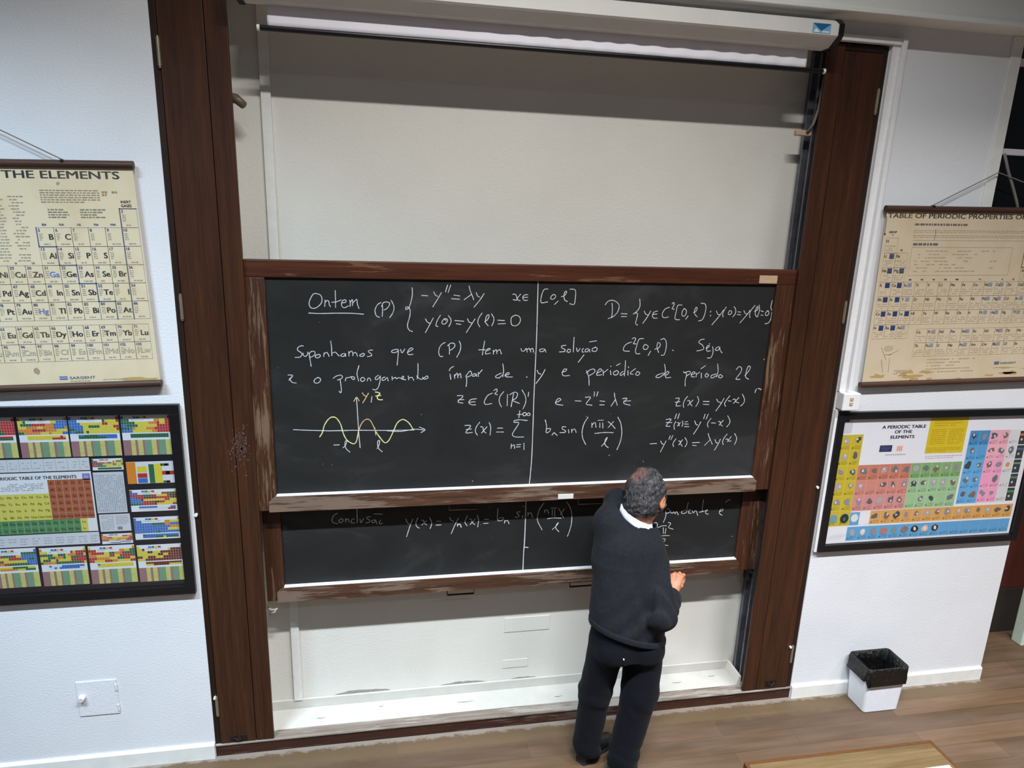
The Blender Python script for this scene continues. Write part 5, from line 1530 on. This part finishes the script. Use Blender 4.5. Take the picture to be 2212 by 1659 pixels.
s.cap(V3(1.262, -.462, 1.20), V3(1.236, -.495, 1.03), 0.006, 0.012, 0.02, 's')
s.cap(LSH + V3(.01, 0, -.02), V3(1.085, -.29, 1.22), 0.085, 0.09, 0.05)
s.cap(RWR - (RWR - REL) * 0.20, RWR - (RWR - REL) * 0.02, 0.056, 0.040, 0.012)
fa = nrm(REL - RSH); fb_ = nrm(RWR - REL)


def folds(x, y, z):
    # creases ringing the bent right elbow and drapes across the back
    e = np.exp(-((x - REL[0]) ** 2 + (y - REL[1]) ** 2 + (z - REL[2] - .05) ** 2) / 0.018)
    t_ = (x * fb_[0] + y * fb_[1] + z * fb_[2]) * 90 + 2.0 * wob(x, y, z, 22, 9)
    u = (z * 0.8 - x * 0.75 + y * .2)
    bk = np.exp(-((z - 0.95) / 0.16) ** 2) * np.exp(-((x - 1.19) / .16) ** 2)
    return 0.0090 * e * np.sin(t_) + 0.0045 * bk * np.sin(u * 62 + 1.5 * wob(x, y, z, 12, 5)) + 0.0045 * wob(x, y, z, 20, 2) + 0.002 * wob(x, y, z, 55, 6)


s.add(folds)
hem = lambda x, y, z: (0.848 - 0.32 * (x - 1.175) - 0.10 * (y + 0.37)) - z
s.clip(lambda x, y, z: np.where(((x - REL[0]) ** 2 + (y - REL[1]) ** 2 < 0.012) & (z > .855) & (y < -.44) & (x > 1.22), -1.0, hem(x, y, z)).astype(np.float32))
s.clip(lambda x, y, z: np.where(((x - 1.226) ** 2 + (y + .247) ** 2 < .0105) & ((x > 1.18) | (y < -.225)), z - (1.402 - .50 * (x - 1.226) + .13 * (y + .247)), -1.0).astype(np.float32))
# neck opening and sleeve ends
s.cap(NECK + V3(0.0, 0.0, 0.055), hp(0, -0.015, -0.02), 0.074, 0.085, 0.004, 's')
for W_, E_ in ((LWR, LEL), (RWR, REL)):
    a = nrm(W_ - E_)
    c0 = W_ - a * 0.012
    s.cap(c0 + a * 0.03, c0 + a * 0.10, 0.05, 0.05, 0.003, 's')
sw_ = link('sweater', s.mesh('sweater'), M['knit'], man, smooth=True)
del s
# ribbed band along the hem
rb = MB()
rings = []
for zo, gr_ in ((0.0, .004), (0.006, .006), (0.030, .006), (0.036, .003)):
    r_ = []
    for k in range(96):
        a = 2 * math.pi * k / 96
        ru = 1 + (0.010 if k % 2 else 0)
        x = 1.178 + (.199 + gr_) * ru * math.cos(a); y = -.371 + (.150 + gr_) * ru * math.sin(a)
        r_.append(Vector((x, y, 0.848 - 0.32 * (x - 1.175) - 0.10 * (y + 0.37) - 0.012 + zo)))
    rings.append(r_)
rings.append([v + Vector((0, 0, -.012)) for v in [Vector((1.178 + (v.x - 1.178) * .94, -.371 + (v.y + .371) * .94, v.z)) for v in rings[-1]]])
rings.insert(0, [Vector((1.178 + (v.x - 1.178) * .94, -.371 + (v.y + .371) * .94, v.z + .004)) for v in rings[0]])
rb.loft(rings, False, False).build('sweater_hem', M['knit'], sw_, smooth=True)

# ---- shirt collar and cuffs
rings = []
cc = V3(1.226, -0.247, 1.418)


def cring(r, dz):
    o_ = []
    for k in range(48):
        a = 2 * math.pi * k / 48
        x, y = cc[0] + r * 0.98 * math.cos(a), cc[1] + r * 1.08 * math.sin(a)
        o_.append(Vector((x, y, cc[2] - 0.50 * (x - cc[0]) + 0.13 * (y - cc[1]) + dz)))
    return o_


MB().loft([cring(.074, -.03), cring(.074, .018), cring(.0775, .023), cring(.083, .020), cring(.091, -.014), cring(.088, -.024)], False, False).build('shirt_collar', M['shirt'], man, smooth=True)
for W_, E_ in ((RWR, REL), (LWR, LEL)):
    a = Vector([float(v) for v in nrm(W_ - E_)])
    p0 = Vector([float(v) for v in W_])
    u = a.cross(Vector((0, 0, 1))).normalized(); v = a.cross(u)
    rg = lambda t_, r: [p0 + a * t_ + (u * math.cos(q) + v * math.sin(q)) * r for q in [2 * math.pi * k / 28 for k in range(28)]]
    MB().loft([rg(-.05, .034), rg(0.008, .037), rg(.012, .036), rg(.010, .032), rg(-.04, .030)], False, False).build('shirt_cuff', M['shirt'], man, smooth=True)

# ---- trousers
tq = Field((0.90, -0.66, 0.02), (1.48, -0.12, 0.92), 0.005)
tq.loft([(1.176, -.372, .745, .188, .138), (1.177, -.370, .80, .192, .140), (1.178, -.366, .90, .185, .135)], 0.02)
tq.cap(LHI + V3(.002, 0, -.01), LKN, 0.098, 0.084, 0.012)
tq.cap(LKN, LAN + V3(0, 0, .02), 0.083, 0.072, 0.03)
tq.cap(LAN + V3(0, 0, .05), LAN + V3(.008, .008, -.045), 0.072, 0.076, 0.02)
tq.cap(RHI + V3(.005, 0, -.01), RKN, 0.106, 0.094, 0.012)
tq.cap(RKN, RAN + V3(0, 0, .02), 0.093, 0.078, 0.03)
tq.cap(RAN + V3(0, 0, .05), RAN + V3(.004, .008, -.045), 0.078, 0.082, 0.02)
tq.ell((1.09, -.44, .775), (.085, .07, .07), None, 0.04); tq.ell((1.265, -.45, .765), (.085, .07, .07), None, 0.04)   # seat


def tfolds(x, y, z):
    lo_ = np.exp(-((z - .12) / .10) ** 2) + 0.6 * np.exp(-((z - .46) / .07) ** 2)
    return 0.0040 * lo_ * np.sin(z * 62 + 38 * (x - 1.1) + 24 * (y + .4) + 4.5 * wob(x, y, z, 14, 8)) + 0.0055 * wob(x, y, z, 16, 7) + 0.002 * wob(x, y, z, 48, 6)


tq.add(tfolds)
tq.clip(lambda x, y, z: np.where(x < 1.105, 0.058, 0.036) - 0.12 * (y + .34) - z)
tr_o = link('trousers', tq.mesh('trousers'), M['trouser'], man, smooth=True)
del tq
bp = MB().tube([(1.105, -.533, .800), (1.105, -.540, .799)], 0.0032, 10)
bp.build('pocket_button', M['plastic'], tr_o)


for A_, T_o in ((LAN, V3(.05, .03, -.045)), (RAN, V3(.022, .05, -.045))):
    sk_ = MB().tube([Vector([float(v) for v in A_ + V3(0, 0, .10)]), Vector([float(v) for v in A_]), Vector([float(v) for v in A_ + T_o])], 0.047, 16, 0.042)
    sk_.build('sock', M['leather'], man, smooth=True)


def shoe(heel, toe):
    heel, toe = Vector(heel), Vector(toe)
    d = (toe - heel); L_ = d.length; d.normalize()
    n_ = Vector((-d.y, d.x, 0))
    prof_ = [(0, .026), (.04, .034), (.20, .036), (.45, .040), (.68, .048), (.85, .043), (.95, .030), (1.0, .012)]

    def outline(k, z, back=0.0):
        l_ = [heel + d * (t_ * L_ if t_ > 0 else back) + n_ * w_ * k for t_, w_ in prof_]
        r_ = [heel + d * (t_ * L_ if t_ > 0 else back) - n_ * w_ * k for t_, w_ in reversed(prof_)]
        return [Vector((p.x, p.y, z)) for p in l_ + r_]
    tops = [(0, .085), (.04, .09), (.20, .092), (.45, .085), (.68, .064), (.85, .052), (.95, .046), (1.0, .036)]
    rings_ = []
    for s_ in np.linspace(0, 1, 7):
        ang = s_ * math.pi / 2
        row = []
        for side_ in (1, -1):
            seq = list(zip(prof_, tops))
            if side_ < 0: seq = list(reversed(seq))
            for (t_, w_), (_, zt_) in seq:
                p = heel + d * (t_ * L_) + n_ * w_ * side_ * (math.cos(ang) * .96 + .02)
                row.append(Vector((p.x, p.y, 0.0245 + (zt_ - 0.0245) * math.sin(ang))))
        rings_.append(row)
    up_ = MB().loft(rings_).build('shoe', M['leather'], man, smooth=True)
    MB().loft([outline(1.0, 0.0), outline(1.04, 0.004), outline(1.04, 0.022), outline(1.0, 0.024)]).build('sole', M['sole'], up_)


shoe((0.985, -0.325, 0), (1.21, -0.175, 0))
shoe((1.165, -0.485, 0), (1.275, -0.235, 0))
